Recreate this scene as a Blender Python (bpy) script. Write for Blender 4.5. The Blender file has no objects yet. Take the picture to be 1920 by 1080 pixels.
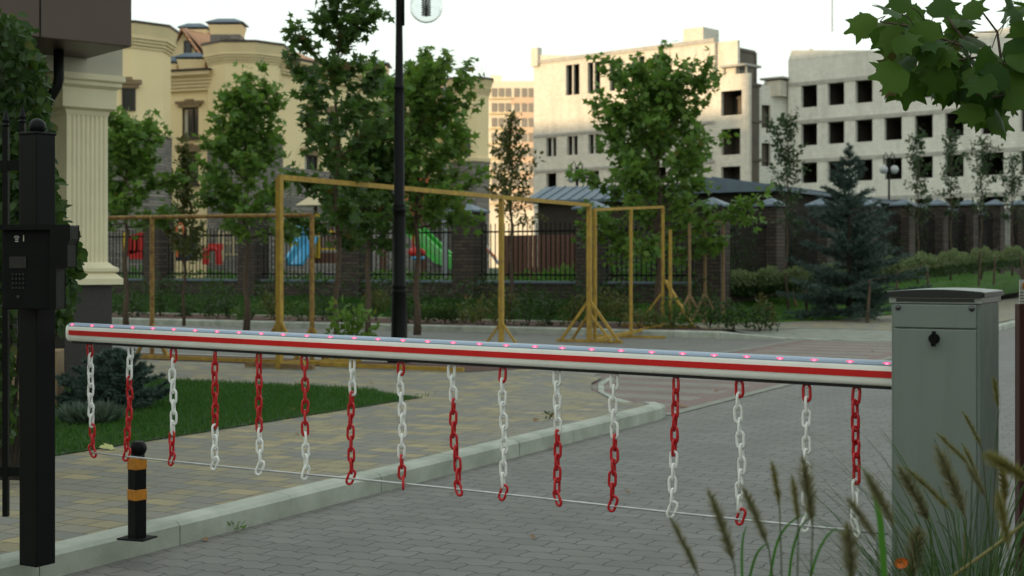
import bpy, math, random
import numpy as np
from mathutils import Vector, Matrix
R = math.radians
rng = random.Random(7)

# ------------------------------------------------------------------ camera, sky, sun, exposure
scene = bpy.context.scene
F, CX, HY, EYE = 2667.0, 960.0, 497.0, 1.5        # focal length in pixels of a 1920 px wide picture, horizon row, eye height
camd = bpy.data.cameras.new('camera'); cam = bpy.data.objects.new('camera', camd)
scene.collection.objects.link(cam); scene.camera = cam
cam.location = (0, 0, EYE); cam.rotation_euler = (R(90), 0, 0)
camd.lens = 50.0; camd.sensor_width = 36.0; camd.shift_y = -43.0/1920
camd.clip_start = 0.05; camd.clip_end = 3000
camd.dof.use_dof = True; camd.dof.focus_distance = 6.3; camd.dof.aperture_fstop = 4.8

SUN_EL = R(3.2)
SD = Vector((0.755, 0.656, 0)).normalized()        # the way sunlight travels over the ground
world = bpy.data.worlds.new('World'); scene.world = world; world.use_nodes = True
wn = world.node_tree.nodes; wl = world.node_tree.links
sky = wn.new('ShaderNodeTexSky'); sky.sky_type = 'NISHITA'; sky.sun_disc = False
sky.sun_elevation = SUN_EL
sky.sun_rotation = math.atan2(-SD.x, -SD.y)        # sun stands where light comes from
sky.air_density = 1.0; sky.dust_density = 1.0; sky.ozone_density = 1.0
wm = wn.new('ShaderNodeMix'); wm.data_type = 'RGBA'; wm.blend_type = 'MULTIPLY'; wm.inputs[0].default_value = 1.0
wm.inputs[7].default_value = (1.14, 1.04, 0.88, 1.0)       # warm evening haze in the sky's own colour
wl.new(sky.outputs[0], wm.inputs[6])
wv_ = wn.new('ShaderNodeMix'); wv_.data_type = 'RGBA'; wv_.inputs[0].default_value = 0.95      # thin even high cloud veil over the clear sky
wv_.inputs[7].default_value = (0.755, 0.835, 0.80, 1.0)
wl.new(wm.outputs[2], wv_.inputs[6]); wl.new(wv_.outputs[2], wn['Background'].inputs[0]); wn['Background'].inputs[1].default_value = 0.15
sund = bpy.data.lights.new('sun', 'SUN'); sun = bpy.data.objects.new('sun', sund); scene.collection.objects.link(sun)
sund.energy = 0.55; sund.angle = R(0.5); sund.color = (1.0, 0.72, 0.42)
tdir = Vector((SD.x*math.cos(SUN_EL), SD.y*math.cos(SUN_EL), -math.sin(SUN_EL)))
sun.rotation_euler = tdir.to_track_quat('-Z', 'Y').to_euler()
scene.view_settings.view_transform = 'Standard'; scene.view_settings.look = 'None'
scene.view_settings.gamma = 1.0; scene.view_settings.use_curve_mapping = False
scene.view_settings.exposure = 3.06

# ------------------------------------------------------------------ places
def W(px, py, Y): return Vector(((px-CX)/F*Y, Y, EYE-(py-HY)/F*Y))
def GP(px, py, z=0.0):
    Y = F*(EYE-z)/(py-HY); return Vector(((px-CX)/F*Y, Y, z))
UX, UY = 0.4620, 0.8869                            # the road's own direction
def AB(a, b, z=0.0): return Vector((b*UY+a*UX, -b*UX+a*UY, z))
ROADROT = -math.atan2(UX, UY)
U = Vector((UX, UY, 0)); V = Vector((-UY, UX, 0))

# ------------------------------------------------------------------ materials
def nodes(name):
    m = bpy.data.materials.new(name); m.use_nodes = True
    nt = m.node_tree; return m, nt, nt.nodes, nt.links, nt.nodes['Principled BSDF']
def rgb(c): return (c[0], c[1], c[2], 1.0)
def mix(nt, fac, c1, c2, mode='MIX'):
    n = nt.nodes.new('ShaderNodeMix'); n.data_type = 'RGBA'; n.blend_type = mode
    if hasattr(fac, 'links') or isinstance(fac, bpy.types.NodeSocket): nt.links.new(fac, n.inputs[0])
    else: n.inputs[0].default_value = fac
    for i, c in ((6, c1), (7, c2)):
        if isinstance(c, bpy.types.NodeSocket): nt.links.new(c, n.inputs[i])
        else: n.inputs[i].default_value = rgb(c)
    return n.outputs[2]
def math_n(nt, op, a, b=None, c=None):
    n = nt.nodes.new('ShaderNodeMath'); n.operation = op
    for i, v in enumerate((a, b, c)):
        if v is None: continue
        if isinstance(v, bpy.types.NodeSocket): nt.links.new(v, n.inputs[i])
        else: n.inputs[i].default_value = v
    return n.outputs[0]
def noise(nt, scale, detail=4, rough=0.55, vec=None):
    n = nt.nodes.new('ShaderNodeTexNoise'); n.inputs['Scale'].default_value = scale
    n.inputs['Detail'].default_value = detail; n.inputs['Roughness'].default_value = rough
    if vec is None:
        tc = nt.nodes.new('ShaderNodeTexCoord'); vec = tc.outputs['Object']
    nt.links.new(vec, n.inputs['Vector']); return n.outputs['Fac']
def ramp(nt, fac, lo, hi):
    n = nt.nodes.new('ShaderNodeMapRange'); nt.links.new(fac, n.inputs[0])
    n.inputs[1].default_value = lo; n.inputs[2].default_value = hi; n.clamp = True
    return n.outputs[0]
def bump(nt, bsdf, h, strength=0.3, dist=0.01):
    b = nt.nodes.new('ShaderNodeBump'); b.inputs['Strength'].default_value = strength
    b.inputs['Distance'].default_value = dist; nt.links.new(h, b.inputs['Height']); nt.links.new(b.outputs[0], bsdf.inputs['Normal'])
def plain(name, c, rough=0.5, metal=0.0, var=0.25, scale=6.0, bmp=0.15, c2=None, spec=0.5, bscale=None):
    m, nt, N, L, B = nodes(name)
    f = ramp(nt, noise(nt, scale, 6), 0.3, 0.7)
    dark = c2 if c2 else tuple(x*(1-var) for x in c)
    L.new(mix(nt, f, c, dark), B.inputs['Base Color'])
    B.inputs['Roughness'].default_value = rough; B.inputs['Metallic'].default_value = metal
    B.inputs['Specular IOR Level'].default_value = spec
    if bmp: bump(nt, B, noise(nt, bscale or scale*8, 5), bmp, 0.006)
    return m
def emis(name, c, s):
    m, nt, N, L, B = nodes(name)
    B.inputs['Base Color'].default_value = rgb(c); B.inputs['Emission Color'].default_value = rgb(c); B.inputs['Emission Strength'].default_value = s
    return m
def leafmat(name, c1, c2, c3=None, trans=0.35, rough=0.5, spec=0.3):
    m, nt, N, L, B = nodes(name)
    g = N.new('ShaderNodeNewGeometry')
    r = g.outputs['Random Per Island']
    col = mix(nt, r, c1, c2)
    if c3 is not None:
        col = mix(nt, ramp(nt, math_n(nt, 'FRACT', math_n(nt, 'MULTIPLY', r, 37.7)), 0.95, 0.98), col, c3)
    L.new(col, B.inputs['Base Color']); B.inputs['Roughness'].default_value = rough
    B.inputs['Specular IOR Level'].default_value = spec
    t = N.new('ShaderNodeBsdfTranslucent'); L.new(mix(nt, 0.5, col, (c2[0]*1.6, c2[1]*1.9, c2[2]*0.9)), t.inputs[0])
    mx = N.new('ShaderNodeMixShader'); mx.inputs[0].default_value = trans
    L.new(B.outputs[0], mx.inputs[1]); L.new(t.outputs[0], mx.inputs[2]); L.new(mx.outputs[0], N['Material Output'].inputs[0])
    return m
def brickmat(name, c1, c2, mortar, bw, bh, msize=0.01, rough=0.85, bmp=0.6, axis='wall', bias=0.0, noisev=0.3, off=0.5):
    m, nt, N, L, B = nodes(name)
    tc = N.new('ShaderNodeTexCoord')
    if axis == 'wall':                              # horizontal run x+y, courses along z
        s = N.new('ShaderNodeSeparateXYZ'); L.new(tc.outputs['Object'], s.inputs[0])
        cmb = N.new('ShaderNodeCombineXYZ')
        L.new(math_n(nt, 'ADD', s.outputs[0], math_n(nt, 'MULTIPLY', s.outputs[1], -0.83)), cmb.inputs[0]); L.new(s.outputs[2], cmb.inputs[1])
        vec = cmb.outputs[0]
    else: vec = tc.outputs['Object']
    b = N.new('ShaderNodeTexBrick'); L.new(vec, b.inputs['Vector'])
    b.inputs['Scale'].default_value = 1.0; b.inputs['Brick Width'].default_value = bw; b.inputs['Row Height'].default_value = bh
    b.inputs['Mortar Size'].default_value = msize; b.inputs['Mortar Smooth'].default_value = 0.3; b.inputs['Bias'].default_value = bias
    b.offset = off
    b.inputs['Color1'].default_value = rgb(c1); b.inputs['Color2'].default_value = rgb(c2); b.inputs['Mortar'].default_value = rgb(mortar)
    n = ramp(nt, noise(nt, 3.0, 6, 0.65), 0.25, 0.8)
    col = mix(nt, math_n(nt, 'MULTIPLY', n, noisev), b.outputs['Color'], (0.35, 0.34, 0.3), 'MULTIPLY')
    if 'block' in name:
        mp = N.new('ShaderNodeMapping'); mp.inputs['Scale'].default_value = (0.55, 0.55, 0.10); L.new(tc.outputs['Object'], mp.inputs['Vector'])
        stn = ramp(nt, noise(nt, 1.6, 6, 0.7, mp.outputs[0]), 0.46, 0.72)
        col = mix(nt, math_n(nt, 'MULTIPLY', stn, 0.38), col, (0.30, 0.28, 0.24))
    L.new(col, B.inputs['Base Color']); B.inputs['Roughness'].default_value = rough
    h = math_n(nt, 'ADD', math_n(nt, 'MULTIPLY', math_n(nt, 'SUBTRACT', 1.0, b.outputs['Fac']), 1.0), math_n(nt, 'MULTIPLY', noise(nt, 60, 4), 0.35))
    bump(nt, B, h, bmp, 0.01)
    return m

M = {}
M['black'] = plain('black_paint', (0.005, 0.006, 0.006), 0.45, 0, 0.3, 12, 0.05, spec=0.12)
M['blackm'] = plain('black_matt', (0.006, 0.007, 0.007), 0.6, 0, 0.3, 20, 0.1, spec=0.1)
M['white'] = plain('white_plastic', (0.84, 0.85, 0.82), 0.32, 0, 0.1, 18, 0.04)
M['red'] = plain('red_plastic', (0.55, 0.008, 0.014), 0.33, 0, 0.25, 14, 0.04)
M['boomwhite'] = plain('boom_white', (0.86, 0.87, 0.82), 0.33, 0, 0.1, 7, 0.02, c2=(0.78, 0.78, 0.72))
M['boomred'] = plain('boom_red', (0.62, 0.008, 0.010), 0.35, 0, 0.15, 9, 0.02)
M['rubber'] = plain('black_rubber', (0.01, 0.01, 0.01), 0.7)
M['metal'] = plain('galvanised', (0.5, 0.5, 0.5), 0.35, 0.85, 0.25, 20, 0.1)
M['rod'] = plain('rod_metal', (0.55, 0.56, 0.56), 0.38, 0.55, 0.3, 15, 0.08)
M['cabinet'] = plain('cabinet_paint', (0.165, 0.200, 0.180), 0.42, 0, 0.07, 3, 0.03)
def cabinet_mat():
    m, nt, N, L, B = nodes('cabinet_coat')
    tc = N.new('ShaderNodeTexCoord'); mp = N.new('ShaderNodeMapping'); mp.inputs['Scale'].default_value = (14, 14, 0.9); L.new(tc.outputs['Object'], mp.inputs['Vector'])
    st = ramp(nt, noise(nt, 2.0, 5, 0.6, mp.outputs[0]), 0.50, 0.75)
    sp = N.new('ShaderNodeSeparateXYZ'); L.new(tc.outputs['Object'], sp.inputs[0])
    col = mix(nt, math_n(nt, 'MULTIPLY', st, 0.22), (0.165, 0.200, 0.180), (0.10, 0.115, 0.10))
    dirt = math_n(nt, 'MULTIPLY', ramp(nt, sp.outputs[2], 0.55, 0.05), ramp(nt, noise(nt, 18, 6, 0.7), 0.35, 0.7))
    col = mix(nt, math_n(nt, 'MULTIPLY', dirt, 0.45), col, (0.12, 0.11, 0.085))
    L.new(col, B.inputs['Base Color']); L.new(math_n(nt, 'ADD', 0.36, math_n(nt, 'MULTIPLY', ramp(nt, noise(nt, 6, 5), 0.3, 0.7), 0.2)), B.inputs['Roughness'])
    bump(nt, B, noise(nt, 300, 3), 0.05, 0.002); return m
M['cabinet'] = cabinet_mat()
M['lid'] = plain('lid_grey', (0.16, 0.19, 0.19), 0.3, 0, 0.15, 5, 0.03)
M['lidedge'] = plain('lid_edge', (0.012, 0.016, 0.017), 0.35)
M['granite'] = plain('dark_granite', (0.034, 0.029, 0.025), 0.5, 0, 0.5, 60, 0.05)
M['beige'] = plain('beige_stone', (0.74, 0.67, 0.47), 0.75, 0, 0.12, 2.5, 0.15)
M['beigegrey'] = plain('beige_grey', (0.46, 0.43, 0.34), 0.75, 0, 0.12, 2.5, 0.15)
M['brown'] = plain('brown_panel', (0.062, 0.036, 0.022), 0.42, 0, 0.15, 1.5, 0.03)
M['yellowwood'] = plain('yellow_painted_timber', (0.42, 0.27, 0.035), 0.7, 0, 0.5, 9, 0.3, c2=(0.25, 0.15, 0.03))
M['rustywood'] = plain('rusty_yellow_pipe', (0.35, 0.22, 0.05), 0.75, 0, 0.5, 16, 0.35, c2=(0.13, 0.055, 0.02))
M['wood'] = plain('stake_timber', (0.26, 0.17, 0.08), 0.8, 0, 0.4, 12, 0.3)
M['bark'] = plain('bark', (0.11, 0.075, 0.048), 0.9, 0, 0.55, 22, 0.8)
M['barkdark'] = plain('dark_bark', (0.045, 0.035, 0.025), 0.9, 0, 0.5, 22, 0.8)
M['concrete'] = plain('kerb_concrete', (0.42, 0.44, 0.385), 0.85, 0, 0.35, 3.2, 0.35, c2=(0.24, 0.262, 0.22), bscale=70)
M['flush'] = plain('flush_concrete', (0.25, 0.26, 0.22), 0.85, 0, 0.3, 4, 0.3)
M['glassdark'] = plain('window_glass', (0.02, 0.026, 0.028), 0.08, 0, 0.3, 1, 0)
M['frame'] = plain('window_frame_brown', (0.035, 0.022, 0.016), 0.5)
M['ochre'] = plain('ochre_render', (0.86, 0.70, 0.41), 0.85, 0, 0.07, 0.5, 0.1)
M['cornice'] = plain('cornice_render', (0.74, 0.60, 0.36), 0.85, 0, 0.1, 0.8, 0.1)
M['trim'] = plain('brown_trim', (0.26, 0.18, 0.10), 0.8, 0, 0.2, 3, 0.1)
M['slate'] = plain('blue_grey_metal', (0.10, 0.145, 0.19), 0.5, 0, 0.25, 4, 0.1)
M['mast'] = plain('grey_mast', (0.25, 0.27, 0.28), 0.5)
M['tile'] = brickmat('roof_tile', (0.66, 0.32, 0.16), (0.52, 0.29, 0.18), (0.2, 0.1, 0.06), 0.35, 0.25, 0.02)
M['stone'] = brickmat('grey_stone_cladding', (0.30, 0.27, 0.24), (0.16, 0.15, 0.14), (0.10, 0.09, 0.08), 0.55, 0.16, 0.02)
M['pillarbrick'] = brickmat('brown_brick', (0.085, 0.062, 0.045), (0.038, 0.029, 0.023), (0.022, 0.019, 0.016), 0.30, 0.095, 0.016, bmp=1.0)
M['block'] = brickmat('sunlit_block', (0.74, 0.70, 0.61), (0.67, 0.63, 0.55), (0.56, 0.53, 0.46), 0.6, 0.25, 0.012, noisev=0.30)  # warm copy of the block wall, sunlit tint put into its colour
M['block_unlit'] = brickmat('unlit_block', (0.78, 0.78, 0.71), (0.72, 0.72, 0.66), (0.60, 0.60, 0.55), 0.6, 0.25, 0.012, noisev=0.30)  # cooler copy of the same wall, tone of the unlit wing in its colour
M['slab'] = plain('concrete_slab', (0.46, 0.45, 0.41), 0.9, 0, 0.3, 2, 0.2)
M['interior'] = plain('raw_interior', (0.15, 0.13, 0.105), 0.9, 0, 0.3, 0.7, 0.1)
M['peach'] = plain('peach_render', (0.78, 0.71, 0.57), 0.85, 0, 0.1, 0.2, 0)
M['haze_glass'] = plain('tower_window', (0.28, 0.25, 0.21), 0.4)
M['orangebrick'] = plain('orange_render', (0.66, 0.48, 0.34), 0.85, 0, 0.1, 0.2, 0)
M['mulch'] = plain('bark_mulch', (0.11, 0.045, 0.026), 0.95, 0, 0.7, 25, 1.0, c2=(0.03, 0.016, 0.011), bscale=45)
M['soil'] = plain('soil', (0.045, 0.035, 0.025), 0.95, 0, 0.5, 9, 0.8)
M['turf'] = plain('turf', (0.028, 0.065, 0.014), 0.95, 0, 0.4, 5, 0.8, c2=(0.018, 0.042, 0.010), bscale=60)
M['farground'] = plain('far_ground', (0.17, 0.165, 0.13), 0.95, 0, 0.4, 0.6, 0.3)
M['paper'] = plain('white_paper', (0.6, 0.6, 0.56), 0.7)
M['signred'] = plain('dark_red_paint', (0.05, 0.008, 0.006), 0.45)
M['orange_reflect'] = plain('orange_reflector', (0.52, 0.20, 0.012), 0.35, 0, 0.3, 40, 0.1)
M['screw'] = plain('dark_screw', (0.12, 0.12, 0.12), 0.35, 0.8, 0.3, 40, 0)
M['ledstrip'] = plain('led_strip_lens', (0.30, 0.38, 0.50), 0.35, 0, 0.05, 4, 0)
M['led'] = emis('led_red', (1.0, 0.07, 0.13), 0.75)
M['ledglow'] = emis('led_lens', (0.75, 0.10, 0.20), 0.11)
for nme, c in dict(pyellow=(0.65, 0.42, 0.02), pred=(0.55, 0.02, 0.015), porange=(0.62, 0.14, 0.04), pblue=(0.08, 0.36, 0.60),
                   pgreen=(0.05, 0.38, 0.05), pbrown=(0.12, 0.05, 0.03), pdark=(0.02, 0.03, 0.04), pgrey=(0.35, 0.37, 0.38), pcream=(0.5, 0.42, 0.25)).items():
    M[nme] = plain('play_'+nme[1:], c, 0.4, 0, 0.1, 4, 0)
M['crane'] = plain('crane_blue', (0.30, 0.42, 0.46), 0.6)
# plants
M['leaf_maple'] = leafmat('leaf_maple', (0.060, 0.135, 0.028), (0.145, 0.235, 0.045), (0.13, 0.13, 0.02))
M['leaf_mapledark'] = leafmat('leaf_maple_dark', (0.038, 0.085, 0.022), (0.080, 0.140, 0.032), (0.13, 0.07, 0.02))
M['leaf_pale'] = leafmat('leaf_yellowing', (0.07, 0.095, 0.028), (0.11, 0.115, 0.035), (0.16, 0.09, 0.02))
M['leaf_bluegreen'] = leafmat('leaf_bluegreen', (0.030, 0.060, 0.030), (0.055, 0.085, 0.040))
M['leaf_near'] = leafmat('leaf_near', (0.022, 0.060, 0.010), (0.060, 0.115, 0.014), (0.09, 0.065, 0.02), trans=0.30, spec=0.12)
M['leaf_bright'] = leafmat('leaf_bright', (0.05, 0.14, 0.02), (0.09, 0.19, 0.03))
M['leaf_vine'] = leafmat('leaf_vine', (0.015, 0.040, 0.012), (0.045, 0.085, 0.016), (0.09, 0.10, 0.02))
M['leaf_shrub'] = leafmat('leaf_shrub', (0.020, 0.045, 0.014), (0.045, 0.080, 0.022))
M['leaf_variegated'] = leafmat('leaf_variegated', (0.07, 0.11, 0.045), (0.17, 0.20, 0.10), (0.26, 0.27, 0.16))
M['leaf_rust'] = leafmat('leaf_rust', (0.12, 0.06, 0.02), (0.06, 0.08, 0.02))
M['needle'] = leafmat('needle_blue', (0.032, 0.062, 0.050), (0.075, 0.115, 0.100), trans=0.1)
M['blade'] = leafmat('grass_blade', (0.024, 0.080, 0.012), (0.055, 0.135, 0.020), trans=0.3)
M['blade_far'] = leafmat('mown_grass_blade', (0.060, 0.165, 0.018), (0.100, 0.230, 0.028), trans=0.3)
M['turf_bright'] = plain('bright_turf', (0.055, 0.135, 0.018), 0.95, 0, 0.3, 5, 0.8, bscale=60)
M['blade_tall'] = leafmat('tall_grass_blade', (0.022, 0.060, 0.014), (0.050, 0.105, 0.022), (0.12, 0.10, 0.04), trans=0.25)
M['blade_wide'] = leafmat('wide_blade', (0.05, 0.16, 0.02), (0.06, 0.18, 0.02), trans=0.3)
M['plume'] = leafmat('seed_head', (0.14, 0.125, 0.08), (0.26, 0.235, 0.14), trans=0.3)
M['plumeyellow'] = leafmat('seed_head_yellow', (0.17, 0.15, 0.05), (0.25, 0.22, 0.08), trans=0.3)
M['fescue'] = leafmat('blue_fescue', (0.05, 0.075, 0.06), (0.09, 0.12, 0.10))
M['petal'] = plain('orange_petal', (0.7, 0.14, 0.01), 0.6)
M['deadleaf'] = plain('dead_leaf', (0.22, 0.12, 0.05), 0.8)
M['paleleaf'] = plain('pale_leaf', (0.42, 0.42, 0.16), 0.7)

# near pavement: mixed grey and straw blocks
def pavement_mat(name, warm=1.0):
    m, nt, N, L, B = nodes(name)
    tc = N.new('ShaderNodeTexCoord')
    nv = N.new('ShaderNodeTexNoise'); nv.inputs['Scale'].default_value = 2.0; L.new(tc.outputs['Object'], nv.inputs['Vector'])
    va = N.new('ShaderNodeVectorMath'); va.operation = 'MULTIPLY_ADD'; L.new(nv.outputs['Color'], va.inputs[0]); va.inputs[1].default_value = (0.02, 0.02, 0); L.new(tc.outputs['Object'], va.inputs[2])
    b = N.new('ShaderNodeTexBrick'); L.new(va.outputs[0], b.inputs['Vector']); b.inputs['Scale'].default_value = 1.0
    b.inputs['Brick Width'].default_value = 0.26; b.inputs['Row Height'].default_value = 0.17; b.inputs['Mortar Size'].default_value = 0.004
    b.inputs['Mortar Smooth'].default_value = 0.35; b.offset = 0.37; b.squash = 0.7; b.squash_frequency = 3; b.inputs['Bias'].default_value = 0.0
    b.inputs['Color1'].default_value = (0, 0, 0, 1); b.inputs['Color2'].default_value = (1, 1, 1, 1); b.inputs['Mortar'].default_value = (0.5, 0.5, 0.5, 1)
    cr = N.new('ShaderNodeValToRGB'); L.new(b.outputs['Color'], cr.inputs[0])
    e = cr.color_ramp; e.elements[0].position = 0.0; e.elements[0].color = rgb((0.18, 0.177, 0.165)); e.elements[1].position = 1.0; e.elements[1].color = rgb((0.38, 0.315, 0.17))
    for p, c in ((0.30, (0.21, 0.203, 0.172)), (0.50, (0.245, 0.225, 0.17)), (0.72, (0.26, 0.225, 0.135))):
        k = e.elements.new(p); k.color = rgb(c)
    n2 = ramp(nt, noise(nt, 9, 6, 0.7), 0.25, 0.75)
    col = mix(nt, math_n(nt, 'MULTIPLY', n2, 0.45), cr.outputs[0], (0.17, 0.168, 0.15))
    n3 = ramp(nt, noise(nt, 0.9, 4), 0.35, 0.75)
    col = mix(nt, math_n(nt, 'MULTIPLY', n3, 0.25), col, (0.13, 0.125, 0.10))
    col = mix(nt, b.outputs['Fac'], col, (0.055, 0.050, 0.038))
    L.new(col, B.inputs['Base Color']); B.inputs['Roughness'].default_value = 0.8; B.inputs['Specular IOR Level'].default_value = 0.3
    h = math_n(nt, 'ADD', math_n(nt, 'MULTIPLY', b.outputs['Fac'], -1.0), math_n(nt, 'MULTIPLY', noise(nt, 90, 4), 0.22))
    h = math_n(nt, 'ADD', h, math_n(nt, 'MULTIPLY', b.outputs['Color'], 0.35))
    bump(nt, B, h, 0.7, 0.008)
    return m
M['pavers'] = pavement_mat('mixed_pavers')

# road: wave-edged grey blocks
def road_mat(name, striped=False):
    m, nt, N, L, B = nodes(name)
    tc = N.new('ShaderNodeTexCoord'); s = N.new('ShaderNodeSeparateXYZ'); L.new(tc.outputs['Object'], s.inputs[0])
    x, y = s.outputs[0], s.outputs[1]
    tri = math_n(nt, 'PINGPONG', math_n(nt, 'ADD', x, 100.0), 0.060)        # period .12
    tri2 = math_n(nt, 'PINGPONG', math_n(nt, 'ADD', y, 100.0), 0.056)
    yy = math_n(nt, 'ADD', y, math_n(nt, 'MULTIPLY', tri, 0.50)); xx = math_n(nt, 'ADD', x, math_n(nt, 'MULTIPLY', tri2, 0.20))
    cmb = N.new('ShaderNodeCombineXYZ'); L.new(xx, cmb.inputs[0]); L.new(yy, cmb.inputs[1])
    b = N.new('ShaderNodeTexBrick'); L.new(cmb.outputs[0], b.inputs['Vector']); b.inputs['Scale'].default_value = 1.0
    b.inputs['Brick Width'].default_value = 0.24; b.inputs['Row Height'].default_value = 0.145; b.inputs['Mortar Size'].default_value = 0.0055
    b.inputs['Mortar Smooth'].default_value = 0.3; b.offset = 0.5
    b.inputs['Color1'].default_value = rgb((0.138, 0.138, 0.132)); b.inputs['Color2'].default_value = rgb((0.175, 0.174, 0.166)); b.inputs['Mortar'].default_value = rgb((0.030, 0.029, 0.028))
    base = b.outputs['Color']
    if striped:
        fr = math_n(nt, 'FRACT', math_n(nt, 'MULTIPLY', y, 1/0.9))
        st = math_n(nt, 'GREATER_THAN', fr, 0.5)
        wear = ramp(nt, noise(nt, 7, 6, 0.75), 0.30, 0.62)
        paint = mix(nt, st, (0.20, 0.085, 0.075), (0.26, 0.235, 0.20))
        edge = math_n(nt, 'GREATER_THAN', math_n(nt, 'ABSOLUTE', math_n(nt, 'ADD', x, 6.6)), 1.08)
        paint = mix(nt, edge, paint, (0.22, 0.09, 0.08))
        base = mix(nt, math_n(nt, 'MULTIPLY', math_n(nt, 'SUBTRACT', 1.0, math_n(nt, 'MULTIPLY', wear, 0.45)), math_n(nt, 'SUBTRACT', 1.0, math_n(nt, 'MULTIPLY', b.outputs['Fac'], 0.8))), base, paint)
    n1 = ramp(nt, noise(nt, 1.1, 5, 0.6), 0.3, 0.75); n2 = ramp(nt, noise(nt, 26, 5, 0.7), 0.3, 0.75)
    col = mix(nt, math_n(nt, 'MULTIPLY', n1, 0.35), base, (0.10, 0.092, 0.078))
    col = mix(nt, math_n(nt, 'MULTIPLY', n2, 0.25), col, (0.20, 0.19, 0.175))
    trk = math_n(nt, 'ABSOLUTE', math_n(nt, 'SUBTRACT', math_n(nt, 'PINGPONG', math_n(nt, 'ADD', x, 3.2), 0.82), 0.41))
    tf = math_n(nt, 'MULTIPLY', ramp(nt, trk, 0.30, 0.05), ramp(nt, noise(nt, 2.2, 4), 0.3, 0.7))
    col = mix(nt, math_n(nt, 'MULTIPLY', tf, 0.30), col, (0.085, 0.082, 0.076))
    oil = ramp(nt, noise(nt, 0.75, 3, 0.5), 0.64, 0.74)
    col = mix(nt, math_n(nt, 'MULTIPLY', oil, 0.40), col, (0.07, 0.068, 0.064))
    # sand along the kerb, with sun glare painted into its colour
    k = ramp(nt, x, -4.35, -5.05)
    sand_glare = math_n(nt, 'MULTIPLY', k, ramp(nt, noise(nt, 6, 6, 0.75), 0.42, 0.72))
    col = mix(nt, math_n(nt, 'MULTIPLY', sand_glare, 0.55), col, (0.21, 0.20, 0.17))
    L.new(col, B.inputs['Base Color']); B.inputs['Roughness'].default_value = 0.72; B.inputs['Specular IOR Level'].default_value = 0.35
    h = math_n(nt, 'ADD', math_n(nt, 'MULTIPLY', b.outputs['Fac'], -1.0), math_n(nt, 'MULTIPLY', noise(nt, 110, 4), 0.2))
    h = math_n(nt, 'ADD', h, math_n(nt, 'MULTIPLY', noise(nt, 4.5, 2), 0.9))
    bump(nt, B, h, 0.6, 0.008)
    return m
M['road'] = road_mat('wave_pavers'); M['crossing'] = road_mat('crossing_pavers', True)
def glass_mat():
    m, nt, N, L, B = nodes('globe_glass')
    B.inputs['Base Color'].default_value = (0.95, 0.97, 0.97, 1); B.inputs['Roughness'].default_value = 0.02
    B.inputs['Transmission Weight'].default_value = 1.0; B.inputs['IOR'].default_value = 1.45
    return m
M['glass'] = glass_mat()

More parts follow.
